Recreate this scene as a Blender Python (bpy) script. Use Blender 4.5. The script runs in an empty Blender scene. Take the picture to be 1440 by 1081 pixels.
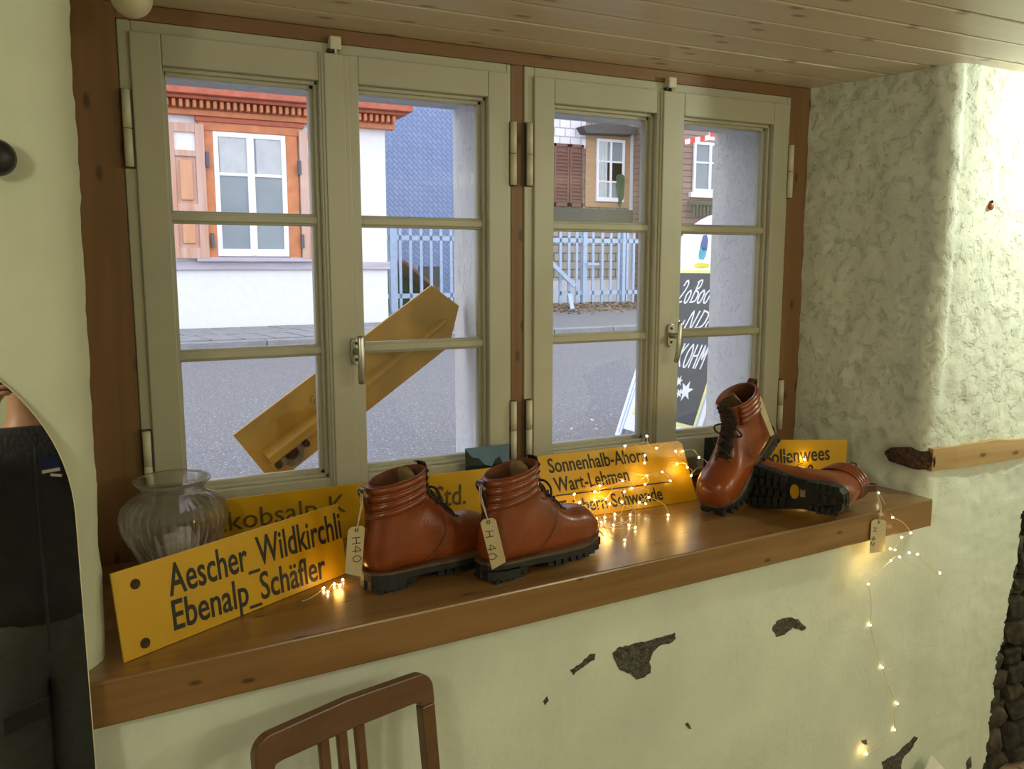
import bpy, bmesh, math, random
from mathutils import Vector, Matrix, noise
random.seed(7)
S = bpy.context.scene
COL = S.collection
PI = math.pi

# ------------------------------------------------------------------ camera
FPX, W, H = 1197.16, 1440, 1081
YAW, PITCH, ROLL = math.radians(26.85066), math.radians(-7.95893), math.radians(-0.035)
CAM = Vector((0.0, -2.0, 1.5))
_f = Vector((math.sin(YAW)*math.cos(PITCH), math.cos(YAW)*math.cos(PITCH), math.sin(PITCH)))
_r0 = Vector((math.cos(YAW), -math.sin(YAW), 0)); _u0 = _r0.cross(_f)
_r = _r0*math.cos(ROLL)+_u0*math.sin(ROLL); _u = -_r0*math.sin(ROLL)+_u0*math.cos(ROLL)
cd = bpy.data.cameras.new('camera'); cam = bpy.data.objects.new('camera', cd); COL.objects.link(cam)
cd.sensor_fit = 'HORIZONTAL'; cd.sensor_width = 36; cd.lens = FPX/W*36; cd.clip_start = 0.02; cd.clip_end = 300
cam.matrix_world = Matrix(((_r.x, _u.x, -_f.x, CAM.x), (_r.y, _u.y, -_f.y, CAM.y), (_r.z, _u.z, -_f.z, CAM.z), (0, 0, 0, 1)))
S.camera = cam
# ------------------------------------------------------------------ world, lights, exposure
wd = bpy.data.worlds.new('overcast'); S.world = wd; wd.use_nodes = True
bg = wd.node_tree.nodes['Background']; bg.inputs[0].default_value = (0.86, 0.90, 1.0, 1); bg.inputs[1].default_value = 2.8
S.view_settings.view_transform = 'Standard'; S.view_settings.look = 'None'
S.view_settings.exposure = 0.0; S.view_settings.gamma = 1.0; S.view_settings.use_curve_mapping = False
def lamp(name, kind, loc, energy, color, size=0.1, aim=None, **kw):
    l = bpy.data.lights.new(name, kind); l.energy = energy; l.color = color
    if kind == 'AREA': l.shape = 'DISK'; l.size = size
    else: l.shadow_soft_size = size
    for k, v in kw.items(): setattr(l, k, v)
    o = bpy.data.objects.new(name, l); COL.objects.link(o); o.location = loc
    if aim is not None: o.rotation_euler = (Vector(aim)-Vector(loc)).to_track_quat('-Z', 'Y').to_euler()
    return o
WARM = (1.0, 0.97, 0.75)
lamp('room_lamp_right', 'POINT', (2.52, -2.9, 1.80), 29, WARM, 0.10)
lamp('room_lamp_left', 'POINT', (-0.75, -2.1, 1.80), 19, WARM, 0.10)
lamp('room_lamp_middle', 'POINT', (1.55, -3.6, 1.80), 19, WARM, 0.10)
lamp('wall_spot', 'SPOT', (2.80, -0.95, 1.97), 40, (0.94, 1.0, 0.84), 0.04, (2.66, -0.43, 1.74), spot_size=math.radians(150), spot_blend=0.9)

# ------------------------------------------------------------------ helpers
def ray(px, py): return _f+_r*((px-W/2)/FPX)-_u*((py-H/2)/FPX)
def at(px, py, Y):
    d = ray(px, py); return CAM+d*((Y-CAM.y)/d.y)
def onz(px, py, z):
    d = ray(px, py); return CAM+d*((z-CAM.z)/d.z)
def onpl(px, py, p0, n):
    d = ray(px, py); return CAM+d*((Vector(p0)-CAM).dot(n)/d.dot(n))

class MB:
    def __init__(s): s.v = []; s.f = []
    def add(s, vs, fs):
        o = len(s.v); s.v += [tuple(x) for x in vs]; s.f += [tuple(i+o for i in f) for f in fs]; return s
    def box(s, a, b):
        x0, y0, z0 = a; x1, y1, z1 = b
        return s.add([(x0,y0,z0),(x1,y0,z0),(x1,y1,z0),(x0,y1,z0),(x0,y0,z1),(x1,y0,z1),(x1,y1,z1),(x0,y1,z1)],
            [(0,3,2,1),(4,5,6,7),(0,1,5,4),(1,2,6,5),(2,3,7,6),(3,0,4,7)])
    def obox(s, c, ax, ay, az):
        c = Vector(c); ax = Vector(ax)/2; ay = Vector(ay)/2; az = Vector(az)/2
        P = [c+ax*i+ay*j+az*k for k in (-1,1) for i, j in ((-1,-1),(1,-1),(1,1),(-1,1))]
        return s.add(P, [(0,3,2,1),(4,5,6,7),(0,1,5,4),(1,2,6,5),(2,3,7,6),(3,0,4,7)])
    def bar(s, p, q, w, h, up=(0,0,1)):
        p = Vector(p); q = Vector(q); d = q-p; L = d.length; d = d.normalized()
        a = d.cross(Vector(up))
        if a.length < 1e-4: a = d.cross(Vector((1,0,0)))
        a.normalize(); b = a.cross(d)
        return s.obox((p+q)/2, d*L, a*w, b*h)
    def tube(s, pts, r, n=8, closed=False, caps=True):
        pts = [Vector(p) for p in pts]; m = len(pts); rr = r if isinstance(r, (list, tuple)) else [r]*m
        rings = []; prev = None
        for i, p in enumerate(pts):
            a = pts[(i-1) % m] if (closed or i) else p
            b = pts[(i+1) % m] if (closed or i < m-1) else p
            t = (b-a)
            t = t.normalized() if t.length > 1e-9 else Vector((0,0,1))
            if prev is None:
                x = t.cross(Vector((0,0,1)))
                if x.length < 1e-3: x = t.cross(Vector((1,0,0)))
            else: x = prev-t*prev.dot(t)
            if x.length < 1e-6: x = t.orthogonal()
            x.normalize(); prev = x; y = t.cross(x)
            rings.append([p+(x*math.cos(2*PI*k/n)+y*math.sin(2*PI*k/n))*rr[i] for k in range(n)])
        return s.loft(rings, closed, caps)
    def loft(s, rings, closed=False, caps=True):
        n = len(rings[0]); m = len(rings); vs = [p for R in rings for p in R]; fs = []
        for i in range(m if closed else m-1):
            j = (i+1) % m
            for k in range(n):
                l = (k+1) % n; fs.append((i*n+k, i*n+l, j*n+l, j*n+k))
        if caps and not closed: fs += [tuple(range(n-1, -1, -1)), tuple((m-1)*n+k for k in range(n))]
        return s.add(vs, fs)
    def strip(s, rows):   # open grid
        n = len(rows[0]); fs = []
        for i in range(len(rows)-1):
            for k in range(n-1): fs.append((i*n+k, i*n+k+1, (i+1)*n+k+1, (i+1)*n+k))
        return s.add([p for R in rows for p in R], fs)
    def lathe(s, prof, n=32, c=(0,0,0), rib=None):
        rings = []
        for (r, z) in prof:
            R = []
            for k in range(n):
                a = 2*PI*k/n; q = r*(1+(rib(a, z) if rib else 0)); R.append((c[0]+q*math.cos(a), c[1]+q*math.sin(a), c[2]+z))
            rings.append(R)
        return s.loft(rings)
    def prism(s, poly, t, M=None):  # poly in xy, extruded t along z
        n = len(poly); vs = [Vector((x, y, 0)) for x, y in poly]+[Vector((x, y, t)) for x, y in poly]
        if M: vs = [M@v for v in vs]
        return s.add(vs, [tuple(range(n-1,-1,-1)), tuple(range(n, 2*n))]+[(i, (i+1) % n, (i+1) % n+n, i+n) for i in range(n)])
    def ball(s, c, r, n=8, m=6, sc=(1,1,1)):
        rings = []
        for i in range(1, m):
            b = PI*i/m-PI/2
            rings.append([(c[0]+sc[0]*r*math.cos(b)*math.cos(2*PI*k/n), c[1]+sc[1]*r*math.cos(b)*math.sin(2*PI*k/n), c[2]+sc[2]*r*math.sin(b)) for k in range(n)])
        o = len(s.v); s.loft(rings, caps=False)
        s.v += [(c[0], c[1], c[2]-sc[2]*r), (c[0], c[1], c[2]+sc[2]*r)]; a = len(s.v)-2
        for k in range(n):
            l = (k+1) % n; s.f += [(a, o+l, o+k), (a+1, o+(m-2)*n+k, o+(m-2)*n+l)]
        return s
    def mesh(s, name, m, smooth=False):
        me = bpy.data.meshes.new(name); me.from_pydata(s.v, [], s.f)
        bm = bmesh.new(); bm.from_mesh(me); bmesh.ops.recalc_face_normals(bm, faces=bm.faces); bm.to_mesh(me); bm.free()
        if m: me.materials.append(m)
        if smooth:
            for p in me.polygons: p.use_smooth = True
        return me
    def build(s, name, m, parent=None, smooth=False, bevel=0, mw=None, sub=0):
        return link(name, s.mesh(name, m, smooth), parent, bevel, mw, sub)
def link(name, me, parent=None, bevel=0, mw=None, sub=0):
    o = bpy.data.objects.new(name, me); COL.objects.link(o)
    if mw is not None: o.matrix_local = mw
    if parent: o.parent = parent
    if bevel:
        b = o.modifiers.new('bevel', 'BEVEL'); b.width = bevel; b.segments = 2; b.limit_method = 'ANGLE'; b.angle_limit = math.radians(40)
        b.harden_normals = False
    if sub:
        d = o.modifiers.new('sub', 'SUBSURF'); d.levels = sub; d.render_levels = sub
    return o
def tag(o, label, cat, group=None, kind=None):
    o['label'] = label; o['category'] = cat
    if group: o['group'] = group
    if kind: o['kind'] = kind
    return o
def struct(o, label=None):
    o['kind'] = 'structure'
    if label: o['label'] = label
    return o
def empty(name, loc=(0,0,0), M=None):
    o = bpy.data.objects.new(name, None); COL.objects.link(o); o.empty_display_size = 0.05
    if M is not None: o.matrix_world = M
    else: o.location = loc
    return o
def frame(o, x, y, z):
    return Matrix(((x.x, y.x, z.x, o.x), (x.y, y.y, z.y, o.y), (x.z, y.z, z.z, o.z), (0, 0, 0, 1)))

# ------------------------------------------------------------------ materials
def newmat(name):
    m = bpy.data.materials.new(name); m.use_nodes = True; nt = m.node_tree
    return m, nt, nt.nodes['Principled BSDF'], nt.nodes.new, nt.links.new
def ramp(nt, stops):
    r = nt.nodes.new('ShaderNodeValToRGB'); e = r.color_ramp.elements
    while len(e) < len(stops): e.new(0.5)
    for el, (p, c) in zip(e, stops): el.position = p; el.color = (*c, 1) if len(c) == 3 else c
    return r
def sc(c, k): return tuple(min(1, x*k) for x in c)
def plain(name, c, rough=0.5, metal=0.0, var=0.12, scale=12, bump=0.0, bscale=60, spec=0.5, coat=0.0, detail=4):
    m, nt, p, N, L = newmat(name)
    tc = N('ShaderNodeTexCoord'); n = N('ShaderNodeTexNoise'); n.inputs['Scale'].default_value = scale; n.inputs['Detail'].default_value = detail
    L(tc.outputs['Object'], n.inputs['Vector'])
    r = ramp(nt, [(0.3, sc(c, 1-var)), (0.7, sc(c, 1+var))]); L(n.outputs['Fac'], r.inputs['Fac']); L(r.outputs['Color'], p.inputs['Base Color'])
    p.inputs['Roughness'].default_value = rough; p.inputs['Metallic'].default_value = metal
    p.inputs['Specular IOR Level'].default_value = spec; p.inputs['Coat Weight'].default_value = coat
    if bump:
        b = N('ShaderNodeTexNoise'); b.inputs['Scale'].default_value = bscale; b.inputs['Detail'].default_value = 6
        L(tc.outputs['Object'], b.inputs['Vector'])
        q = N('ShaderNodeBump'); q.inputs['Strength'].default_value = min(1, bump*20); q.inputs['Distance'].default_value = bump*0.05 if bump > .05 else bump*.02
        L(b.outputs['Fac'], q.inputs['Height']); L(q.outputs['Normal'], p.inputs['Normal'])
    return m
def wood(name, dark, light, axis='x', rough=0.45, knots=True, gscale=1.0, coat=0.0, kcol=None, kscale=1.0, kth=1.0):
    m, nt, p, N, L = newmat(name)
    tc = N('ShaderNodeTexCoord'); mp = N('ShaderNodeMapping')
    s = {'x': (1.2, 22, 22), 'y': (22, 1.2, 22), 'z': (22, 22, 1.2)}[axis]
    mp.inputs['Scale'].default_value = tuple(q*gscale for q in s); L(tc.outputs['Object'], mp.inputs['Vector'])
    n = N('ShaderNodeTexNoise'); n.inputs['Scale'].default_value = 1.0; n.inputs['Detail'].default_value = 5; n.inputs['Distortion'].default_value = 0.6
    L(mp.outputs['Vector'], n.inputs['Vector'])
    r = ramp(nt, [(0.30, dark), (0.68, light)]); L(n.outputs['Fac'], r.inputs['Fac'])
    col = r.outputs['Color']
    if knots:
        sx = N('ShaderNodeSeparateXYZ'); L(tc.outputs['Object'], sx.inputs[0]); ad = N('ShaderNodeMath'); cb = N('ShaderNodeCombineXYZ'); mk = N('ShaderNodeMapping')
        o1, o2, lng = {'x': ('Y', 'Z', 'X'), 'y': ('X', 'Z', 'Y'), 'z': ('X', 'Y', 'Z')}[axis]
        L(sx.outputs[o1], ad.inputs[0]); L(sx.outputs[o2], ad.inputs[1]); L(ad.outputs[0], cb.inputs[0]); L(sx.outputs[lng], cb.inputs[1])
        mk.inputs['Scale'].default_value = (11*kscale, 4.5*kscale, 1); L(cb.outputs[0], mk.inputs['Vector'])
        v = N('ShaderNodeTexVoronoi'); v.voronoi_dimensions = '2D'; v.inputs['Scale'].default_value = 1.0; L(mk.outputs['Vector'], v.inputs['Vector'])
        kr = ramp(nt, [(0.04*kth, (.85,.85,.85)), (0.095*kth, (0,0,0))]); L(v.outputs['Distance'], kr.inputs['Fac'])
        mx = N('ShaderNodeMix'); mx.data_type = 'RGBA'; L(kr.outputs['Color'], mx.inputs[0]); L(col, mx.inputs[6])
        mx.inputs[7].default_value = (*(kcol or sc(dark, 0.35)), 1); col = mx.outputs[2]
    L(col, p.inputs['Base Color']); p.inputs['Roughness'].default_value = rough; p.inputs['Coat Weight'].default_value = coat; p.inputs['Coat Roughness'].default_value = .25
    q = N('ShaderNodeBump'); q.inputs['Strength'].default_value = 0.15; q.inputs['Distance'].default_value = 0.002
    L(n.outputs['Fac'], q.inputs['Height']); L(q.outputs['Normal'], p.inputs['Normal'])
    return m
def plaster(name, c, bump=0.5, dist=0.006, scale=24, var=0.10, fade=False):
    m, nt, p, N, L = newmat(name)
    tc = N('ShaderNodeTexCoord')
    n1 = N('ShaderNodeTexNoise'); n1.inputs['Scale'].default_value = 5; n1.inputs['Detail'].default_value = 5; L(tc.outputs['Object'], n1.inputs['Vector'])
    r = ramp(nt, [(0.3, sc(c, 1-var)), (0.7, sc(c, 1+var*.6))]); L(n1.outputs['Fac'], r.inputs['Fac']); L(r.outputs['Color'], p.inputs['Base Color'])
    p.inputs['Roughness'].default_value = 0.9; p.inputs['Specular IOR Level'].default_value = .2
    n2 = N('ShaderNodeTexNoise'); n2.inputs['Scale'].default_value = scale; n2.inputs['Detail'].default_value = 8; n2.inputs['Roughness'].default_value = .6; n2.inputs['Distortion'].default_value = .35
    L(tc.outputs['Object'], n2.inputs['Vector'])
    r2 = ramp(nt, [(0.30, (0,0,0)), (0.46, (.72,.72,.72)), (.75, (1,1,1))]); L(n2.outputs['Fac'], r2.inputs['Fac'])
    q = N('ShaderNodeBump'); q.inputs['Strength'].default_value = bump; q.inputs['Distance'].default_value = dist
    if fade:   # trowelled smoother towards the sill
        sp = N('ShaderNodeSeparateXYZ'); mr = N('ShaderNodeMapRange'); L(tc.outputs['Object'], sp.inputs[0]); L(sp.outputs['Z'], mr.inputs[0])
        for k_, v_ in zip((1, 2, 3, 4), (.80, 1.02, bump*.22, bump)): mr.inputs[k_].default_value = v_
        L(mr.outputs[0], q.inputs['Strength'])
    L(r2.outputs['Color'], q.inputs['Height']); L(q.outputs['Normal'], p.inputs['Normal'])
    return m
def emit(name, c, s):
    m, nt, p, N, L = newmat(name); p.inputs['Base Color'].default_value = (*c, 1); p.inputs['Emission Color'].default_value = (*c, 1); p.inputs['Emission Strength'].default_value = s
    return m
def pane_glass(name):
    m, nt, p, N, L = newmat(name); nt.nodes.remove(p)
    t = N('ShaderNodeBsdfTransparent'); t.inputs[0].default_value = (.96, .965, .97, 1); g = N('ShaderNodeBsdfGlossy'); g.inputs['Roughness'].default_value = 0.0
    fr = N('ShaderNodeFresnel'); fr.inputs[0].default_value = 1.45; mx = N('ShaderNodeMixShader'); L(fr.outputs[0], mx.inputs[0]); L(t.outputs[0], mx.inputs[1]); L(g.outputs[0], mx.inputs[2])
    L(mx.outputs[0], nt.nodes['Material Output'].inputs['Surface']); return m

M = {}
M['plaster_rough'] = plaster('plaster_rough', (.735,.785,.68), 0.9, 0.006, 36, fade=True)
M['plaster_smooth'] = plaster('plaster_smooth', (.725,.78,.665), 0.20, 0.006, 36)
M['plaster_left'] = plaster('plaster_left', (.65,.68,.52), 0.25, 0.003, 16)
M['post_wood'] = wood('post_wood', (.17,.080,.023), (.24,.122,.040), 'z', .5)
M['header_wood'] = wood('header_wood', (.17,.080,.023), (.24,.122,.040), 'x', .5)
M['sill_wood'] = wood('sill_wood', (.185,.095,.027), (.30,.16,.055), 'x', .30, coat=.5, kscale=.8, kth=.55)
M['ceiling_wood'] = wood('ceiling_wood', (.64,.54,.42), (.74,.64,.51), 'x', .36, knots=True, kcol=(.30,.19,.11), kscale=.8)
M['beam_wood'] = wood('beam_wood', (.36,.22,.09), (.52,.35,.16), 'x', .65)
M['bark'] = plain('bark', (.13,.065,.035), .9, var=.6, scale=60, bump=.6, bscale=120)
M['paint'] = plain('paint', (.46,.44,.325), .36, var=.05, scale=5, bump=.02, bscale=30)
M['hinge_paint'] = plain('hinge_paint', (.66,.62,.46), .35, var=.05)
M['dark_gap'] = plain('dark_gap', (.06,.045,.025), .7)
M['glass'] = pane_glass('glass')
M['steel'] = plain('steel', (.48,.46,.40), .33, 1.0, var=.08)
M['black'] = plain('black', (.012,.012,.012), .45, var=.2)
M['rubber'] = plain('rubber', (.014,.016,.015), .55, var=.25, scale=40, bump=.05, bscale=200)
M['leather'] = plain('leather', (.225,.047,.009), .28, var=.28, scale=9, bump=.03, bscale=260, coat=.15)
M['leather_dark'] = plain('leather_dark', (.085,.022,.008), .38, var=.25, scale=9, bump=.03, bscale=260, coat=.2)
M['welt'] = plain('welt', (.11,.062,.032), .6, var=.2)
M['lining'] = plain('lining', (.15,.055,.025), .7, var=.2)
M['tongue_lining'] = plain('tongue_lining', (.20,.13,.045), .7, var=.2)
M['lace'] = plain('lace', (.018,.010,.007), .8, var=.3, scale=200)
M['sign_yellow'] = plain('sign_yellow', (.60,.335,.004), .38, var=.10, scale=6, bump=.02, bscale=40)
M['sign_back'] = plain('sign_back', (.50,.255,.020), .45, var=.22, scale=8)
M['clamp'] = plain('clamp', (.20,.13,.045), .6, var=.4, scale=60)
M['sign_edge'] = plain('sign_edge', (.80,.68,.32), .5)
M['ink'] = plain('ink', (.018,.017,.012), .6, var=.3, scale=50)
M['ink_faded'] = plain('ink_faded', (.10,.075,.012), .6, var=.5, scale=60)
M['rust'] = plain('rust', (.085,.045,.022), .8, var=.4, scale=60, bump=.3, bscale=150)
M['card'] = plain('card', (.52,.42,.24), .8, var=.08)
M['string'] = plain('string', (.62,.55,.42), .9)
M['pen'] = plain('pen', (.02,.02,.025), .6)
M['white_paper'] = plain('white_paper', (.88,.86,.88), .8, var=.06, bump=.2, bscale=30)
M['led'] = emit('led', (1.0,.76,.38), 12)
M['wire'] = plain('wire', (.85,.70,.42), .35, .3)
M['chair_wood'] = wood('chair_wood', (.085,.038,.014), (.15,.07,.026), 'x', .35, knots=False, coat=.3)
M['cement'] = plain('cement', (.17,.165,.125), .95, var=.45, scale=90, bump=.8, bscale=140)
m, nt, p, N, L = newmat('stone'); M['stone'] = m
tc = N('ShaderNodeTexCoord'); n1 = N('ShaderNodeTexNoise'); n1.inputs['Scale'].default_value = 22; n1.inputs['Detail'].default_value = 6; L(tc.outputs['Object'], n1.inputs['Vector']); oi = N('ShaderNodeObjectInfo')
r1 = ramp(nt, [(0.35, (.022,.020,.016)), (.62, (.075,.068,.050)), (.75, (.16,.13,.085))]); r2 = ramp(nt, [(0.0, (.55,.5,.45)), (1.0, (1.3,1.2,1.0))]); L(n1.outputs['Fac'], r1.inputs['Fac']); L(oi.outputs['Random'], r2.inputs['Fac'])
mx = N('ShaderNodeMix'); mx.data_type = 'RGBA'; mx.blend_type = 'MULTIPLY'; mx.inputs[0].default_value = 1; L(r1.outputs['Color'], mx.inputs[6]); L(r2.outputs['Color'], mx.inputs[7]); L(mx.outputs[2], p.inputs['Base Color']); p.inputs['Roughness'].default_value = .9
q = N('ShaderNodeBump'); q.inputs['Strength'].default_value = .9; q.inputs['Distance'].default_value = .012; L(n1.outputs['Fac'], q.inputs['Height']); L(q.outputs['Normal'], p.inputs['Normal'])
M['mortar'] = plain('mortar', (.16,.15,.11), .95, var=.4, scale=40, bump=.8, bscale=80)
M['floor_wood'] = wood('floor_wood', (.34,.24,.14), (.44,.32,.20), 'y', .4)
M['stucco'] = plaster('stucco', (.60,.60,.62), 0.8, 0.004, 55, var=.06)
M['cream'] = plain('cream', (.66,.58,.42), .35, var=.05)

# ------------------------------------------------------------------ room shell
FLOOR, CEIL, SILL = -0.15, 2.035, 0.851
def Fy(x):  # inner face of the front wall
    if x <= 2.11: return -.55+(x+.03)*(.13/2.14)
    return -.42-.015*min(1, (x-2.11)/.1)
def nz(p, s, amp): return amp*noise.noise(Vector(p)*s)
def rough(x, z, k=1.0):
    t = max(0, min(1, (x-1.7)/.6)); a = (.0025+.005*t)*(.35+.65*max(0, min(1, (z-.68)/.25)))
    return k*(nz((x, 3.1, z), 5, a*1.2)+nz((x, 7.7, z), 14, a*.8)+nz((x, 1.3, z), 33, a*.45*(.4+t)))
def edge_x(z):  # ragged right edge of the plaster over the bare stone
    pts = [(-.2, 2.47), (.15, 2.485), (.35, 2.515), (.6, 2.553), (.8, 2.572), (.90, 2.585), (.93, 2.63), (3, 2.63)]
    for (a, xa), (b, xb) in zip(pts, pts[1:]):
        if a <= z <= b:
            return xa+(xb-xa)*(z-a)/(b-a)+nz((z, 2, 5), 16, .022)+nz((z, 4, 5), 50, .012)
    return 9
def grid_wall(name, xs, zs, m, cut=False):
    mb = MB(); n = len(xs); idx = {}
    for z in zs:
        for x in xs:
            if cut and z < .93 and abs(x-edge_x(z)) < .0045: x = edge_x(z)
            mb.v.append((x, Fy(x)-rough(x, z), z))
    for i in range(len(zs)-1):
        for k in range(n-1):
            if cut and zs[i] < .93 and (xs[k]+xs[k+1])/2 > edge_x((zs[i]+zs[i+1])/2): continue
            mb.f.append((i*n+k, i*n+k+1, (i+1)*n+k+1, (i+1)*n+k))
    return mb
def lin(a, b, n): return [a+(b-a)*i/n for i in range(n+1)]
ZS = .79
mb = grid_wall('wall_front', lin(-1.8, 1.5, 66)+lin(1.5, 2.3, 40)[1:]+lin(2.3, 3.3, 125)[1:], lin(FLOOR, ZS, 110), None, True)
wf = struct(mb.build('wall_front', M['plaster_smooth'], smooth=True), 'cream plastered wall below the window sill with flaked patches')
# right reveal + right front face
prof = []
for i in range(40): t = i/40; prof.append((2.030+.072*t, .03-.400*t, 0))
cx, cy, r = 2.145, -.37, .05
for i in range(10):
    a = PI+(PI/2)*i/9; prof.append((2.150+.048*math.cos(a), -.383+.047*math.sin(a), .5))
for x in lin(2.16, 2.30, 12)[0:]+lin(2.3, 3.3, 110)[1:]: prof.append((x, None, 1))
zs = lin(ZS, CEIL, 130); mb = MB(); n = len(prof)
def beam_dent(x, y, z):  # soft hollow in the plaster round the old beam end
    d = math.hypot((z-.945)/.05, (y+.36)/.10); return .020*math.exp(-d*d)
for z in zs:
    for (x, y, t) in prof:
        if t == 1: mb.v.append((x, Fy(x)-rough(x, z), z))
        else:
            lean = .014*(z-1.0) if y < -.2 else .014*(z-1.0)*(.03-y)/.23
            d = rough(2.1-y, z, 1.15); bulge = .010*math.exp(-((z-.86)/.05)**2)
            k = t; yy = y-rough(x, z)*k
            yy += nz((x, y*2, z), 11, .007)*(4*k*(1-k)); d += nz((x+5, y, z), 28, .006)*(4*k*(1-k))
            mb.v.append((x-d*(1-k*.5)+lean*(1-k*.6)+beam_dent(x, y, z)-bulge*(1-k), yy, z))
for i in range(len(zs)-1):
    for k in range(n-1):
        x = (prof[k][0]+prof[k+1][0])/2
        if prof[k][2] == 1 and zs[i] < .93 and x > edge_x((zs[i]+zs[i+1])/2): continue
        mb.f.append((i*n+k, i*n+k+1, (i+1)*n+k+1, (i+1)*n+k))
wr = struct(mb.build('wall_right', M['plaster_rough'], smooth=True), 'rough cream plaster wall and window reveal right of the window')
# left pier: front face, rounded corner, jamb
prof = [(x, 1) for x in lin(-1.8, -.08, 40)]
pts = [(x, Fy(x)) for x, _ in prof]
for i in range(1, 10):
    a = PI/2*i/9; pts.append((-.08+.086*math.sin(a), -.470-.083*math.cos(a)))
for y in lin(-.46, .03, 18): pts.append((.006-.02*(y+.46), y))
zs = lin(ZS, CEIL, 70); mb = MB(); n = len(pts)
for z in zs:
    for i, (x, y) in enumerate(pts):
        if i < 41: mb.v.append((x, y-rough(x, z), z))
        else: mb.v.append((x+.012*(z-1.2)*(1 if z > 1.2 else .7)+nz((0, y*.6, z), 12, .0035)+nz((3, y, z), 45, .003), y-rough(x, z), z))
for i in range(len(zs)-1):
    for k in range(n-1): mb.f.append((i*n+k, i*n+k+1, (i+1)*n+k+1, (i+1)*n+k))
wl = struct(mb.build('wall_left', M['plaster_left'], smooth=True), 'smooth pale green-cream plaster wall left of the window')
# rest of the room (outside the frame)
struct(MB().box((-1.85, -4.5, FLOOR), (-1.8, -.5, CEIL+.1)).build('wall_side_left', M['plaster_left']))
struct(MB().box((3.3, -4.5, FLOOR), (3.35, -.2, CEIL+.1)).build('wall_side_right', M['plaster_left']))
struct(MB().box((-1.85, -4.55, FLOOR), (3.35, -4.5, CEIL+.1)).build('wall_back', M['plaster_left']))
fl = empty('floor'); struct(fl)
me = MB().box((0, -4.5, -.02), (.168, -.38, 0)).mesh('floor_board', M['floor_wood'])
for i in range(31):
    o = link('floor_board', me, fl, .002); o.location = (-1.85+i*.17, 0, FLOOR)
ce = empty('ceiling'); struct(ce, 'whitewashed tongue and groove board ceiling')
me = MB().box((-1.85, -.117, 0), (3.35, 0, .016)).mesh('ceiling_board', M['ceiling_wood'])
for i in range(37):
    o = link('ceiling_board', me, ce, .004); o.location = ((i*37 % 11)*.0, .003-i*.1235, CEIL+nz((i, 0, 0), 1.7, .0008))
MB().box((-1.85, -4.6, .018), (3.35, .1, .05)).build('ceiling_backing', M['black'], ce).location = (0, 0, CEIL)
# exterior masonry round the two openings
mb = MB(); Y0, Y1 = .075, .32
mb.box((-1.9, Y0, -.2), (.07, Y1, 3.0)); mb.box((2.05, Y0, -.2), (4.2, Y1, 3.0))
mb.box((.07, Y0, 1.94), (2.05, Y1, 3.0)); mb.box((.07, Y0, -.2), (2.05, Y1, .922))
mb.add([(.955,Y0,.922),(1.09,Y0,.922),(1.09,Y1,.922),(.985,Y1,.922),(.955,Y0,1.94),(1.09,Y0,1.94),(1.09,Y1,1.94),(.985,Y1,1.94)],
       [(0,3,2,1),(4,5,6,7),(0,1,5,4),(1,2,6,5),(2,3,7,6),(3,0,4,7)])
mb.add([(1.915,Y0,.922),(2.05,Y0,.922),(2.05,Y1,.922),(1.937,Y1,.922),(1.915,Y0,1.94),(2.05,Y0,1.94),(2.05,Y1,1.94),(1.937,Y1,1.94)],
       [(0,3,2,1),(4,5,6,7),(0,1,5,4),(1,2,6,5),(2,3,7,6),(3,0,4,7)])
struct(mb.build('wall_exterior', M['stucco']), 'grey rendered outer wall round the window openings')
# dark masonry core so that no daylight leaks between skin and outer wall
mb = MB(); mb.box((-1.85, -.30, FLOOR), (-.10, .075, CEIL+.05)); mb.box((2.28, -.28, FLOOR), (3.35, .075, CEIL+.05)); mb.box((-.1, -.38, FLOOR), (2.28, .075, .76))
mb.box((-1.85, -.05, CEIL+.02), (3.35, .075, CEIL+.1))
struct(mb.build('wall_core', M['mortar']))
# wooden lining round the windows
struct(MB().box((-.03, 0, .80), (.102, .07, CEIL)).build('trim_1', M['post_wood'], bevel=.002), 'dark knotty wooden post left of the windows')
struct(MB().box((1.958, 0, .80), (2.06, .07, CEIL)).build('trim_2', M['post_wood'], bevel=.002), 'knotty wooden post right of the windows')
struct(MB().box((.102, 0, 2.003), (1.958, .07, CEIL)).build('trim_3', M['header_wood'], bevel=.002), 'wooden head board above the windows')
struct(MB().box((1.010, .001, .80), (1.046, .07, 2.003)).build('trim_4', M['post_wood'], bevel=.002), 'narrow wooden post between the two windows')
struct(MB().box((.102, .004, .80), (1.958, .07, .868)).build('trim_5', M['header_wood'], bevel=.002))

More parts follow.
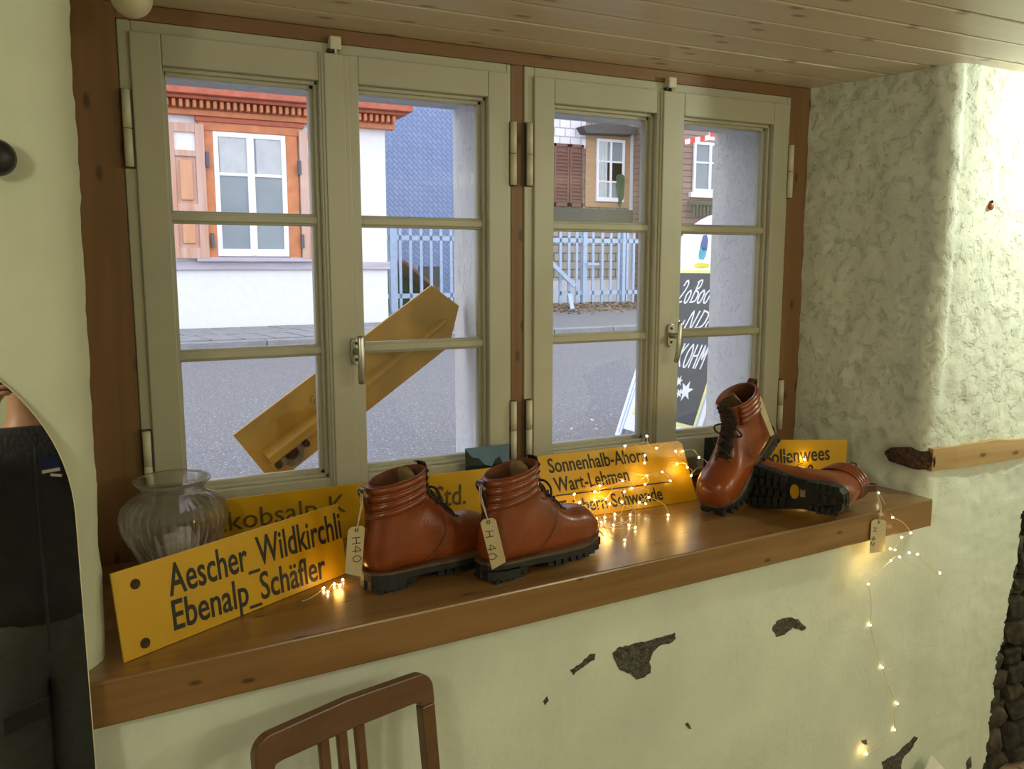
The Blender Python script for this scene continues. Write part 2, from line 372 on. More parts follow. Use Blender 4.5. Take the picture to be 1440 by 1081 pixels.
# ------------------------------------------------------------------ windows
ZB, ZPB, ZM2, ZM1, ZPT, ZT = .885, .992, 1.300, 1.605, 1.916, 1.979
def sash(win, x0, x1, g0, g1, ya):
    s = empty('sash'); s.parent = win
    p = M['paint']; a = -.012+ya; b = .045
    MB().box((x0, a, ZB), (g0, b, ZT)).build('stile', p, s, bevel=.003)
    MB().box((g1, a, ZB), (x1, b, ZT)).build('stile', p, s, bevel=.003)
    MB().box((g0, a, ZPT), (g1, b, ZT)).build('rail', p, s, bevel=.003)
    MB().box((g0, a, ZB), (g1, b, ZPB)).build('rail', p, s, bevel=.003)
    # stepped glazing bead
    mb = MB()
    for d, y0, y1 in ((.008, .006, .045), (.016, .020, .045)):
        mb.box((g0, y0, ZPB), (g0+d*.6, y1, ZPT)); mb.box((g1-d, y0, ZPB), (g1, y1, ZPT))
        mb.box((g0, y0, ZPB), (g1, y1, ZPB+d)); mb.box((g0, y0, ZPT-d), (g1, y1, ZPT))
    mb.build('glazing_bead', p, s, bevel=.0015)
    for z in (ZM2, ZM1):
        mb = MB().box((g0, .010, z-.009), (g1, .040, z+.009)).box((g0, .018, z-.014), (g1, .040, z+.014))
        mb.build('muntin', p, s, bevel=.003)
    for z0, z1 in ((ZPB, ZM2), (ZM2, ZM1), (ZM1, ZPT)):
        MB().box((g0+.002, .030, z0+.002), (g1-.002, .033, z1-.002)).build('pane', M['glass'], s)
    return s
def hinge(win, x, z, L=.155):
    h = MB().tube([(x, -.016, z-L/2), (x, -.016, z-.001)], .0085, 12).build('hinge', M['hinge_paint'], win, True)
    MB().tube([(x, -.016, z+.001), (x, -.016, z+L/2)], .0085, 12).build('hinge_pin', M['hinge_paint'], h, True)
    MB().box((x-.0105, -.008, z-L/2-.003), (x+.0105, -.0035, z+L/2+.003)).build('hinge_leaf', M['dark_gap'], h)
def handle(win, x, z, turn):
    h = MB()
    poly = [(.0125*math.cos(a), .020+.0125*math.sin(a)) for a in lin(0, PI, 10)]+[(.0125*math.cos(a), -.020+.0125*math.sin(a)) for a in lin(PI, 2*PI, 10)]
    o = h.prism(poly, .004, frame(Vector((x, -.024, z)), Vector((1,0,0)), Vector((0,0,1)), Vector((0,-1,0)))).build('handle', M['steel'], win, bevel=.001)
    MB().tube([(x, -.024, z), (x, -.060, z)], [.0085, .0075], 14).build('handle_neck', M['steel'], o, True)
    for dz in (.0195, -.0195): MB().tube([(x, -.0278, z+dz), (x, -.0292, z+dz)], .004, 10).build('screw', M['black'], o)
    # flattened tapering grip
    dx, dz = turn; pts = []
    rings = []
    for i, t in enumerate(lin(-.36, .66, 12)):
        c = Vector((x+dx*t*.115, -.062-.006*math.sin(PI*(t+.36)/1.02), z+dz*t*.115)); w = .0095*(1-.35*abs(t-.15)**1.2); hh = .006
        side = Vector((dz, 0, -dx))
        rings.append([c+side*w*math.cos(a)+Vector((0, 1, 0))*hh*math.sin(a) for a in lin(0, 2*PI, 14)[:-1]])
    MB().loft(rings).build('grip', M['steel'], o, True, sub=1)
def latch(win, x):
    c = MB().box((x-.013, -.024, 1.985), (x+.013, 0, 2.014)).build('latch', M['hinge_paint'], win, bevel=.003)
    MB().box((x-.016, -.016, 1.979), (x+.006, -.002, 1.987)).build('latch_gap', M['black'], c)
    MB().tube([(x, -.020, 1.975), (x, -.020, 1.990)], .004, 8).build('latch_rod', M['steel'], c)
def window(name, fx0, fx1, A, B, label, hx):
    w = empty(name); struct(w, label)
    mb = MB(); mb.box((fx0, -.003, .868), (A[0]+.004, .07, 2.002)); mb.box((B[1]-.004, -.003, .868), (fx1, .07, 2.002))
    mb.box((A[0]+.004, -.003, ZT-.004), (B[1]-.004, .07, 2.002)); mb.box((A[0]+.004, -.003, .868), (B[1]-.004, .07, ZB+.004))
    mb.build('window_frame', M['paint'], w, bevel=.003)
    sash(w, *A, 0); sash(w, *B, 0)
    # overlapping cover strip of the second sash
    x = B[0]; MB().box((x-.016, -.022, ZB+.004), (x+.030, -.010, ZT-.003)).box((x-.022, -.017, ZB+.004), (x+.044, -.010, ZT-.003)).build('cover_strip', M['paint'], w, bevel=.003)
    latch(w, x+.012)
    for z in (1.782, 1.065): hinge(w, hx[0], z); hinge(w, hx[1], z)
    return w
w1 = window('window_1', .103, 1.008, (.125, .5415, .1856, .516), (.5425, 1.0005, .6085, .941), 'left cream painted casement window with two sashes of three panes', (.112, 1.009))
w2 = window('window_2', 1.047, 1.957, (1.0715, 1.4865, 1.131, 1.457), (1.4875, 1.9465, 1.551, 1.886), 'right cream painted casement window with two sashes of three panes', (1.056, 1.954))
handle(w1, .583, 1.297, (0, -1)); handle(w2, 1.512, 1.301, (-.10, -1))

# ------------------------------------------------------------------ window sill board
mb = MB()
a, b = Vector((-.027, -.5815)), Vector((2.100, -.4650))
mb.add([(a.x,a.y,.773),(b.x,b.y,.773),(2.10,-.30,.773),(2.06,0.0,.773),(-.03,0.0,.773),(a.x,a.y,SILL),(b.x,b.y,SILL),(2.10,-.30,SILL),(2.06,0.0,SILL),(-.03,0.0,SILL)],
       [(4,3,2,1,0),(5,6,7,8,9),(0,1,6,5),(1,2,7,6),(2,3,8,7),(3,4,9,8),(4,0,5,9)])
tag(mb.build('window_sill', M['sill_wood'], bevel=.004), 'thick honey brown wooden window sill board carrying the boots and signs', 'window sill')

# ------------------------------------------------------------------ old beam in the right wall
bm_ = MB(); rings = []
for x in lin(2.125, 3.29, 40):
    zt = .983+.006*math.sin(x*9)+nz((x, 0, 0), 9, .006); zb = .922+nz((x, 9, 0), 7, .005); f = Fy(x)-.014
    rings.append([(x, f, zb), (x, f-.001, (zb+zt)/2), (x, f, zt), (x, f+.03, zt+.004), (x, f+.12, zt), (x, f+.12, zb)])
tb = bm_.loft(rings).build('trim_6', M['beam_wood'], smooth=False); struct(tb, 'old weathered beam set in the plaster right of the sill, broken rough at its end')
rings = []; pth = [(2.134,-.434,1.),(2.122,-.428,1.02),(2.106,-.405,1.),(2.096,-.378,.96),(2.090,-.350,.86),(2.090,-.322,.74),(2.094,-.310,.55)]
for i, (x, y, s_) in enumerate(pth):
    a = Vector(pth[max(0, i-1)][:2]); b = Vector(pth[min(len(pth)-1, i+1)][:2]); tg = (b-a).normalized(); nn = Vector((-tg.y, tg.x))
    if nn.x > 0: nn = -nn
    R = []
    for k in range(18):
        an = 2*PI*k/18; d = nz((i*1.3, math.cos(an)*1.6, math.sin(an)*1.6), 1, .010)+nz((i*3.1, math.cos(an)*5, math.sin(an)*5), 1, .004)
        o_ = -.026+(.030+d)*math.copysign(abs(math.cos(an))**.6, math.cos(an)); zz = .950+(.031+d*.5)*s_*math.copysign(abs(math.sin(an))**.7, math.sin(an))
        R.append((x+nn.x*o_, y+nn.y*o_, zz))
    rings.append(R)
MB().loft(rings).build('broken_end', M['bark'], tb, smooth=False)

# ------------------------------------------------------------------ flaked plaster patches and bare stones of the wall
def wall_pt(px, py, off=.0):
    p = at(px, py, -.48)
    for _ in range(6): p = at(px, py, Fy(p.x)-rough(p.x, p.z)-off)
    return p
def patch(pxs, jag=1.2):
    # outline in the wall, filled as a low lump of bare cement
    P = []
    for i, q in enumerate(pxs):
        r2 = pxs[(i+1) % len(pxs)]
        for t in (0, .25, .5, .75): P.append((q[0]+(r2[0]-q[0])*t+random.uniform(-jag, jag), q[1]+(r2[1]-q[1])*t+random.uniform(-jag, jag)))
    mb = MB(); n = len(P); cx = sum(p[0] for p in P)/n; cy = sum(p[1] for p in P)/n
    outer = [wall_pt(*p, .0012) for p in P]
    bm = bmesh.new(); vs = [bm.verts.new(v) for v in outer]; fc = bm.faces.new(vs)
    ex = bmesh.ops.extrude_face_region(bm, geom=[fc]); bmesh.ops.translate(bm, vec=(0, .006, 0), verts=[g for g in ex['geom'] if isinstance(g, bmesh.types.BMVert)])
    bmesh.ops.triangulate(bm, faces=bm.faces); bmesh.ops.recalc_face_normals(bm, faces=bm.faces)
    me = bpy.data.meshes.new('bare_patch'); bm.to_mesh(me); bm.free(); me.materials.append(M['cement']); link('bare_patch', me, wf)
patch([(862,919),(870,911),(884,907),(903,903),(921,899),(936,894),(948,890),(951,896),(945,903),(927,907),(919,918),(914,930),(916,945),(906,953),(894,955),(886,947),(872,943)])
patch([(1086,884),(1092,874),(1106,868),(1122,870),(1134,882),(1128,887),(1114,882),(1106,891),(1092,895)], 1)
patch([(802,942),(812,936),(820,930),(829,920),(838,919),(836,927),(826,934),(814,942),(806,949)], .8)
patch([(764,986),(769,979),(772,984),(767,991)], .5); patch([(964,1018),(968,1016),(973,1025),(968,1024)], .5)
patch([(1241,1072),(1248,1066),(1262,1060),(1276,1046),(1287,1036),(1290,1038),(1282,1052),(1270,1068),(1266,1084),(1244,1084)], 1.2)
patch([(1360,1070),(1366,1064),(1366,1078),(1358,1086)], 1); patch([(1211,1041),(1219,1040),(1220,1047),(1214,1046)], .6)
# bare rubble where the plaster stops
MB().box((2.30, -.376, FLOOR), (3.3, -.30, .93)).build('rubble_mortar', M['mortar'], wf)
random.seed(11); z = FLOOR
while z < .90:
    h = random.uniform(.05, .095); x = 2.44+random.uniform(-.03, .02)
    while x < 3.2:
        w = random.uniform(.09, .22); bm = bmesh.new(); bmesh.ops.create_icosphere(bm, subdivisions=2, radius=.5)
        hh = min(h, .925-z)
        for v in bm.verts:
            c = v.co; c = Vector([math.copysign(abs(q*2)**.55/2, q) for q in c]); k = 1+noise.noise(c*2.6+Vector((x*9, z*9, 0)))*.28
            v.co = Vector((c.x*w*k*.98, c.y*.09*k, c.z*hh*k*.98))
        me = bpy.data.meshes.new('stone'); bm.to_mesh(me); bm.free(); me.materials.append(M['stone'])
        o = link('stone', me, wf); o.location = (x+w/2, -.372+random.uniform(-.006, .008), z+hh/2); o.rotation_euler = (0, random.uniform(-.12, .12), 0)
        x += w
    z += h

# ------------------------------------------------------------------ text and handwriting
def text_mesh(body, width=None, height=None, thick=.0006, bold=.0, name='lettering', m=None, spacing=1.0):
    cu = bpy.data.curves.new(name, 'FONT'); cu.body = body; cu.extrude = thick; cu.offset = bold; cu.resolution_u = 3; cu.space_character = spacing
    ob = bpy.data.objects.new(name, cu); COL.objects.link(ob)
    dg = bpy.context.evaluated_depsgraph_get(); me = bpy.data.meshes.new_from_object(ob.evaluated_get(dg)); me.name = name
    bpy.data.objects.remove(ob); bpy.data.curves.remove(cu)
    xs = [v.co.x for v in me.vertices]; ys = [v.co.y for v in me.vertices]
    x0, x1 = min(xs), max(xs); kx = width/(x1-x0); ky = height/.72
    for v in me.vertices: v.co = Vector(((v.co.x-x0)*kx, v.co.y*ky, v.co.z))
    me.materials.clear(); me.materials.append(m or M['ink'])
    for p in me.polygons: p.material_index = 0
    return me
def stroke_mesh(strokes, w, t=.0005):
    mb = MB()
    for st in strokes:
        st = [Vector((x, y, 0)) for x, y in st]
        if len(st) > 2:   # round the stroke off
            q = []
            for i in range(len(st)-1):
                p0 = st[max(0, i-1)]; p1 = st[i]; p2 = st[i+1]; p3 = st[min(len(st)-1, i+2)]
                for u in (0, .25, .5, .75):
                    q.append(.5*((2*p1)+(p2-p0)*u+(2*p0-5*p1+4*p2-p3)*u*u+(3*p1-p0-3*p2+p3)*u**3))
            st = q+[st[-1]]
        L, R = [], []
        for i, p in enumerate(st):
            d = st[min(len(st)-1, i+1)]-st[max(0, i-1)]; d = d.normalized() if d.length > 1e-9 else Vector((1,0,0)); nn = Vector((-d.y, d.x, 0))*w/2
            L.append(p+nn); R.append(p-nn)
        up = Vector((0, 0, t)); mb.loft([[L[i]+up, R[i]+up, R[i], L[i]] for i in range(len(st))])
    return mb
GL = {'H': [[(0,0),(0,1)],[(.6,0),(.55,1)],[(0,.5),(.6,.55)]], '4': [[(.45,0),(.45,1)],[(.4,1),(0,.4),(.65,.4)]], '0': [[(.3,1),(0,.6),(.15,.05),(.5,.1),(.6,.6),(.3,1)]],
      '2': [[(0,.75),(.2,1),(.5,.85),(.4,.5),(0,0),(.6,.03)]], 'o': [[(.3,.55),(0,.35),(.1,0),(.4,0),(.5,.35),(.3,.55)]], 'B': [[(.1,0),(.2,1)],[(0,.9),(.5,1),(.55,.7),(.2,.55),(.65,.4),(.6,.05),(0,0)]],
      'c': [[(.45,.5),(.15,.5),(0,.2),(.2,0),(.5,.1)]], 'T': [[(.3,0),(.35,1)],[(0,.95),(.7,1)]], 'K': [[(.1,0),(.1,1)],[(.6,1),(.12,.45),(.65,0)]], 'M': [[(0,0),(.15,1),(.35,.4),(.6,1),(.65,0)]],
      'N': [[(0,0),(.05,1),(.45,0),(.5,1)]], 'D': [[(.05,0),(.08,1)],[(0,1),(.5,.8),(.5,.2),(0,0)]], 'u': [[(0,.5),(.05,.05),(.35,.05),(.4,.5),(.45,0)]], 's': [[(.4,.9),(.1,.85),(.1,.6),(.45,.4),(.35,.05),(0,.1)]],
      '-': [[(0,.5),(.5,.52)]], 'G': [[(.55,.85),(.2,1),(0,.4),(.3,0),(.55,.4),(.3,.42)]], 'a': [[(.4,.5),(.05,.4),(.1,0),(.4,.15),(.42,.5),(.45,0)]], ' ': []}
def write(text, h, w, slant=0, gap=.25, x0=0, y0=0):
    S_ = []; x = x0
    for ch in text:
        g = GL[ch]; mx = max([p[0] for s in g for p in s] or [.3])
        for s in g: S_.append([(x+(p[0]+slant*p[1])*w, y0+p[1]*h) for p in s])
        x += (mx+gap)*w
    return S_

# ------------------------------------------------------------------ yellow signs
def lean(bl, br, tl_px):
    bl = Vector(bl); br = Vector(br); X = (br-bl).normalized(); Nh = Vector((-X.y, X.x, 0)); best = None
    d = ray(*tl_px).normalized()
    for th in lin(.02, 1.0, 98):
        U = Nh*math.sin(th)+Vector((0,0,1))*math.cos(th)
        for h in lin(.09, .26, 68):
            P = bl+U*h-CAM; e = (P-d*P.dot(d)).length
            if best is None or e < best[0]: best = (e, th, h, U)
    return X, best
def board(name, bl, br, tl_px, label, poly=None, back=None):
    X, (e, th, h, U) = lean(bl, br, tl_px); Z = X.cross(U)
    Wd = (Vector(br)-Vector(bl)).length
    print(name, 'lean', round(math.degrees(th), 1), 'h', round(h, 3), 'w', round(Wd, 3), 'err', round(e, 4))
    Mx = frame(Vector(bl)+Vector((0, 0, .001)), X, U, Z)
    poly = poly(Wd, h) if poly else [(0,0),(Wd,0),(Wd,h),(0,h)]
    o = MB().prism(poly, -.004).build(name, M['sign_yellow'], bevel=.0008, mw=Mx)
    tag(o, label, 'sign'); return o, Wd, h, Mx
def letter(o, body, x, y, w, h, m=None, bold=.012, z=.0009):
    me = text_mesh(body, w, h, .35, bold, m=m)
    for v in me.vertices: v.co.z = .0009 if v.co.z > 0 else .0001
    l = link('lettering', me, o); l.location = (x, y, 0); return l
def inplane(Mx, px, py):
    p = onpl(px, py, Mx.translation, Mx.col[2].to_3d()); q = Mx.inverted()@p; return q.x, q.y
# front sign
bl = onz(175, 933, SILL); br = onz(489, 806, SILL)
s1, w_, h_, M1 = board('direction_sign', bl, br, (155, 808), 'yellow sign Aescher Wildkirchli Ebenalp Schäfler, front left on the sill')
def fit_text(o, Mx, body, p_left, p_right, p_top, m=None, bold=.012):
    x0, y0 = inplane(Mx, *p_left); x1, y1 = inplane(Mx, *p_right); _, y2 = inplane(Mx, *p_top)
    l = letter(o, body, x0, y0, math.hypot(x1-x0, y1-y0), y2-y0, m, bold); l.rotation_euler = (0, 0, math.atan2(y1-y0, x1-x0)); return l
fit_text(s1, M1, 'Aescher_Wildkirchli', (239,838), (481,755), (247,788))
fit_text(s1, M1, 'Ebenalp_Schäfler', (245,886), (459,811), (243,842))
for px in ((190,821), (204,904)):
    x, y = inplane(M1, *px); b_ = MB().tube([(0,0,-.0005),(0,0,.002),(0,0,.0032)], [.0088,.0085,.005], 18).build('bolt', M['rust'], s1, False); b_.location = (x, y, 0)
# long sign at the back left
bl = Vector((.23, -.060, SILL)); br = Vector((1.02, -.060, SILL))
s2, w_, h_, M2 = board('direction_sign', bl, br, (324, 702), 'yellow sign reading Std., standing behind the vase and the upright boots')
fit_text(s2, M2, 'Jakobsalp-K', (287,752), (487,719), (300,722), M['ink_faded'], .004)
fit_text(s2, M2, 'Std.', (612,713), (655,708), (613,683), M['ink_faded'], .010)
# three line sign
bl = onz(772, 734.4, SILL); br = onz(981, 703.5, SILL)
def cutc(w, h): return [(0,.0),(w-.004,0),(w,.004),(w-.000,h-.012),(w-.012,h),(.012,h),(0,h-.012)]
s3, w_, h_, M3 = board('direction_sign', bl, br, (752, 642), 'yellow three-line sign Sonnenhalb-Ahorn, wrapped in lit fairy lights', cutc)
fit_text(s3, M3, 'Sonnenhalb-Ahorn', (773,665), (911,648), (772,644))
fit_text(s3, M3, 'Wart-Lehmen', (782,692), (886,676), (779,671))
fit_text(s3, M3, 'Triebern-Schwende', (789,724), (933,702), (785,704))
x0, y0 = inplane(M3, 782, 697); x1, y1 = inplane(M3, 944, 677)
MB().bar((x0, y0, .0006), (x1, y1, .0006), .0032, .0012).build('ruled_line', M['ink'], s3)
# sign right
bl = Vector((1.63, -.12, SILL)); br = Vector((1.955, -.285, SILL))
X_ = (br-bl).normalized()
s4, w_, h_, M4 = board('direction_sign', br, br+(br-bl), (1193, 619), 'tmp')
Wd = (br-bl).length
me = MB().prism([(-Wd,0),(0,0),(0,h_),(-Wd,h_)], -.004).mesh('direction_sign', M['sign_yellow']); s4.data = me
tag(s4, 'yellow sign reading Bollenwees, behind the toppled boot at the right', 'sign')
fit_text(s4, M4, 'Bollenwees', (1075,653), (1167,646), (1076,632))

# ------------------------------------------------------------------ picture cards
def pcard(name, tl, tr, bl, Y, label, mats):
    A = at(*tl, Y); B = at(*tr, Y); Cc = at(*bl, Y); X = (B-A).normalized(); w = (B-A).length; h = A.z-SILL
    Z = X.cross(Vector((0, 0, 1))).normalized(); U = Z.cross(X)
    o = MB().box((0, 0, 0), (w, h, .0015)).build(name, mats[0], mw=frame(Vector((A.x, A.y, SILL+.001)), X, U, Z)); tag(o, label, 'picture card'); return o, w, h
M['pc_sky'] = plain('pc_sky', (.10,.19,.27), .25, var=.25, scale=8); M['pc_hill'] = plain('pc_hill', (.008,.014,.016), .25, var=.4); M['pc_lake'] = plain('pc_lake', (.05,.095,.16), .25, var=.3, scale=20)
pc, w_, h_ = pcard('picture_card', (654.5,631), (716,624), (658,680), -.035, 'picture card of dark mountains over a blue lake, between the windows', [M['pc_sky']])
def flat(o, poly, z, m, name): return MB().prism(poly, .0003).build(name, m, o, mw=Matrix.Translation((0, 0, z)))
flat(pc, [(0,h_*.5),(w_,h_*.5),(w_,h_*.70),(w_*.86,h_*.72),(w_*.78,h_*.83),(w_*.68,h_*.80),(w_*.60,h_*.70),(w_*.45,h_*.73),(w_*.30,h_*.84),(w_*.16,h_*.86),(.0,h_*.98)], .0016, M['pc_hill'], 'printed_hill')
flat(pc, [(0,0),(w_,0),(w_,h_*.52),(w_*.5,h_*.56),(0,h_*.54)], .0020, M['pc_lake'], 'printed_lake')
pc2, w_, h_ = pcard('picture_card', (990,616), (1030,612), (990,660), -.075, 'dark blue picture card half hidden behind the leaning boot', [M['pc_hill']])
flat(pc2, [(w_*.1,h_*.12),(w_*.9,h_*.12),(w_*.9,h_*.45),(w_*.1,h_*.5)], .0016, M['pc_lake'], 'printed_lake')

# ------------------------------------------------------------------ glass vase
m, nt, p, N, L = newmat('vase_glass'); M['vase'] = m
p.inputs['Base Color'].default_value = (.96, .95, .96, 1); p.inputs['Roughness'].default_value = .035; p.inputs['Transmission Weight'].default_value = 1; p.inputs['IOR'].default_value = 1.45
t_ = N('ShaderNodeBsdfTransparent'); mx = N('ShaderNodeMixShader'); mx.inputs[0].default_value = .38; L(p.outputs[0], mx.inputs[1]); L(t_.outputs[0], mx.inputs[2]); L(mx.outputs[0], nt.nodes['Material Output'].inputs['Surface'])
vc = Vector((.151, -.12, SILL+.001))
NR = 30
def rib(a, z):
    k = max(0, min(1, (z-.01)/.02))*max(0, min(1, (.168-z)/.025)); return .06*k*abs(math.cos(a*NR/2+z*6))
po = [(.001,0),(.050,0),(.058,.004),(.068,.030),(.085,.065),(.100,.100),(.104,.125),(.100,.148),(.086,.166),(.070,.174),(.063,.181),(.064,.189),(.074,.198),(.078,.203),(.0765,.2065),(.072,.205)]
pi_ = [(.064,.198),(.0560,.188),(.0555,.181),(.062,.170),(.077,.159),(.0895,.144),(.0930,.125),(.0890,.100),(.0745,.067),(.058,.034),(.047,.013),(.001,.010)]
o = MB().lathe(po+pi_, 180, (0,0,0), rib).build('glass_vase', M['vase'], smooth=True); o.location = vc
tag(o, 'fluted clear glass vase with a wide rim, behind the front left sign', 'vase')
bm = bmesh.new(); bmesh.ops.create_icosphere(bm, subdivisions=4, radius=1)
for v in bm.verts:
    c = v.co.copy(); k = 1+.30*noise.noise(c*1.3+Vector((4,1,2)))+.12*noise.noise(c*3.4); v.co = Vector((c.x*.041*k, c.y*.032*k, c.z*.036*k))
me = bpy.data.meshes.new('paper'); bm.to_mesh(me); bm.free(); me.materials.append(M['white_paper'])
o = link('crumpled_paper', me); o.location = vc+Vector((.004, -.004, .058)); tag(o, 'white crumpled tissue paper lying inside the glass vase', 'paper')

# ------------------------------------------------------------------ boots
RINGS = [((.301,.050),(.301,.036),.010,.85),((.297,.068),(.298,.029),.026,.8),((.287,.086),(.289,.026),.0395,.72),((.268,.100),(.269,.024),.0490,.65),((.240,.1045),(.240,.023),.0530,.55),((.214,.105),(.210,.023),.0525,.55),
         ((.192,.113),(.178,.024),.0500,.55),((.176,.127),(.140,.026),.0470,.55),((.162,.143),(.096,.028),.0450,.55),((.151,.156),(.050,.029),.0435,.58),((.144,.167),(.008,.029),.0420,.66),((.1395,.177),(-.008,.046),.0400,.82),
         ((.137,.186),(-.0085,.078),.0390,.92),((.1355,.195),(-.003,.110),.0390,1),((.1345,.204),(.004,.140),.040,1),((.134,.213),(.008,.170),.042,1),((.133,.221),(.007,.198),.0435,1)]
def ring_pts(T, B, w, ex, n=36, grow=0.0, mod=None):
    T = Vector((T[0], 0, T[1])); B = Vector((B[0], 0, B[1])); c = (T+B)/2; hv = (T-B)/2; hl = hv.length; hn = hv/hl; out = []
    for k in range(n):
        a = 2*PI*k/n; ca, sa = math.cos(a), math.sin(a)
        g = grow+(mod(a) if mod else 0)
        e = ex if ca < 0 else min(1, ex+.32)
        out.append(c+hn*(hl+g)*math.copysign(abs(ca)**e, ca)+Vector((0, 1, 0))*(w+g)*math.copysign(abs(sa)**e, sa))
    return out
def interp_rings(k):
    out = []
    for i in range(len(RINGS)-1):
        for j in range(k):
            def cr(f):
                p0 = f(RINGS[max(0, i-1)]); p1 = f(RINGS[i]); p2 = f(RINGS[i+1]); p3 = f(RINGS[min(len(RINGS)-1, i+2)]); u = j/k
                return .5*((2*p1)+(p2-p0)*u+(2*p0-5*p1+4*p2-p3)*u*u+(3*p1-p0-3*p2+p3)*u**3)
            out.append(((cr(lambda r: r[0][0]), cr(lambda r: r[0][1])), (cr(lambda r: r[1][0]), cr(lambda r: r[1][1])), cr(lambda r: r[2]), cr(lambda r: r[3])))
    out.append(RINGS[-1]); return out
def foot_outline(grow=0, n=60):
    pts = [(-.010,0),(-.006,.018),(.004,.029),(.025,.0365),(.06,.0375),(.10,.0365),(.14,.0405),(.18,.0480),(.215,.0530),(.245,.0540),(.272,.0480),(.292,.0330),(.303,.0150),(.306,0)]
    up = [(x+(grow if x > .29 else (-grow if x < 0 else 0)), y+grow if y else 0) for x, y in pts]
    mid = lambda x: -.004*math.sin(PI*min(1, max(0, x/.3)))
    L_ = [(x, y+mid(x)) for x, y in up]; R_ = [(x, -y+mid(x)*1.0-(.004 if .1 < x < .25 else 0)) for x, y in up[1:-1]]
    return L_+R_[::-1]
def spring(x): return .016*max(0, (x-.19)/.115)**2+(.0 if x > .1 else .004*(1-max(0, x)/.1))
def boot_meshes():
    d = {}
    R = interp_rings(3); rr = []
    for i, (T, B, w, e) in enumerate(R): rr.append(ring_pts(T, B, w, e, 40))
    T, B, w, e = R[-1]; rr.append(ring_pts((T[0]-.002, T[1]+.003), (B[0]+.002, B[1]+.003), w-.002, e, 40)); rr.append(ring_pts((T[0]-.005, T[1]-.001), (B[0]+.005, B[1]-.001), w-.005, e, 40))
    mb = MB(); mb.loft(rr, caps=False); mb.f.append(tuple(range(39, -1, -1))); d['upper'] = (mb.mesh('upper', M['leather'], True), 1)
    li = []
    for k, gr in ((16, -.0048), (15, -.006), (13, -.007), (11, -.009), (9, -.012)):
        T, B, w, e = RINGS[k]; li.append(ring_pts(T, B, w, e, 40, gr))
    mb = MB(); mb.loft(li, caps=False); o_ = len(mb.v)-40; mb.f.append(tuple(range(o_, o_+40))); d['lining'] = (mb.mesh('lining', M['lining'], True), 0)
    # padded collar: rolls round the back and sides of the shaft
    rows = []; bk = [(b[1][0], b[1][1], b[2]) for b in R[-21:]]; ft = [(b[0][0], b[0][1]) for b in R[-31:]]
    def atz(L_, z, k):
        for p, q in zip(L_, L_[1:]):
            if p[1] <= z <= q[1]: u = (z-p[1])/max(1e-9, q[1]-p[1]); return p[k]*(1-u)+q[k]*u
        return L_[-1][k] if z > L_[-1][1] else L_[0][k]
    for q, t in enumerate(lin(0, 1, 32)):
        dd = t*.064; zb_ = .198-dd; zf = .221-dd*.88; T = (atz(ft, zf, 0), zf); B = (atz(bk, zb_, 0), zb_); w = atz(bk, zb_, 2)
        bul = abs(math.sin(t*4*PI))**.6*.0050+.0004
        if q in (0, 32): bul = -.001
        def mod(a):
            v = abs(((a+PI) % (2*PI))-PI); return bul*max(0, min(1, (v-.72)/.22))-.002*(1 if v < .74 else 0)
        pts = ring_pts(T, B, w, 1, 48, 0, mod)
        rows.append(pts[6:43])
    d['collar'] = (MB().strip(rows).mesh('collar', M['leather'], True), 0)
    # dorsal line
    D = [Vector((T[0], 0, T[1])) for T, B, w, e in R]; i0, i1 = 17, len(R)-1
    def nrm(i):
        a = D[min(i1, i+1)]-D[max(0, i-1)]; v = Vector((-a.z, 0, a.x)); v = -v if v.x < 0 else v
        return v.normalized()
    def over(i, y, lift):   # point of the upper at ring i, offset sideways by y
        T, B, w, e = R[i]; Tv = Vector((T[0], 0, T[1])); Bv = Vector((B[0], 0, B[1])); c = (Tv+Bv)/2; hv = (Tv-Bv)/2
        sa = max(-1, min(1, y/w)); ee = min(1, e+.32); a = math.asin(min(1, abs(sa)**(1/ee))); return c+hv*(math.cos(a)**ee)+Vector((0, y, 0))+nrm(i)*lift
    rows = [[over(i, y, .0016+(.002 if abs(y) < .012 else 0)) for y in (-.015, -.010, 0, .010, .015)] for i in range(i0, i1+1)]
    e_ = nrm(i1); up_ = (D[i1]-D[i1-1]).normalized(); rows.append([p+up_*.008+e_*-.002 for p in rows[-1]]); rows.append([p+up_*.002-e_*.006 for p in rows[-1]])
    d['tongue'] = (MB().strip(rows).mesh('tongue', M['lace'], True), 0)
    # soft tongue lining seen inside the collar
    rows = []
    for i, t in enumerate(lin(0, 1, 8)):
        c = Vector((.112-.016*t, 0, .150+.076*t)); w = .034*math.sqrt(max(0.02, 1-(max(0, t-.55)/.46)**2)); rows.append([c+Vector((-.020*(1-(y*y))*.6-.006, y*w, 0)) for y in lin(-1, 1, 8)])
    d['tongue_lining'] = (MB().strip(rows).mesh('tongue_lining', M['tongue_lining'], True), 0)
    mb = MB()
    for sy in (-1, 1): mb.tube([over(i, sy*.019, .0005) for i in range(i0-1, i1+1)], .0026, 8)
    d['facing'] = (mb.mesh('facing', M['leather_dark'], True), 0)
    eyelets = MB(); lace = MB(); ks = [i0+1+int(q*(i1-i0-3)/7) for q in range(8)]
    E = {}
    for q, i in enumerate(ks):
        for sy in (-1, 1):
            p = over(i, sy*.021, .0022); E[q, sy] = p; eyelets.ball(p, .0042 if q > 3 else .0034, 8, 6, (1, 1, .8))
    for q in range(8):
        a, b = E[q, -1], E[q, 1]; n_ = nrm(ks[q]); lace.tube([a, a*.7+b*.3+n_*.006, a*.3+b*.7+n_*.006, b], .0031, 6)
        if q < 7:
            for sy in (-1, 1):
                a, b = E[q, sy], E[q+1, -sy]; lace.tube([a, a*.7+b*.3+n_*(.008+.002*sy), a*.3+b*.7+n_*(.008+.002*sy), b], .0031, 6)
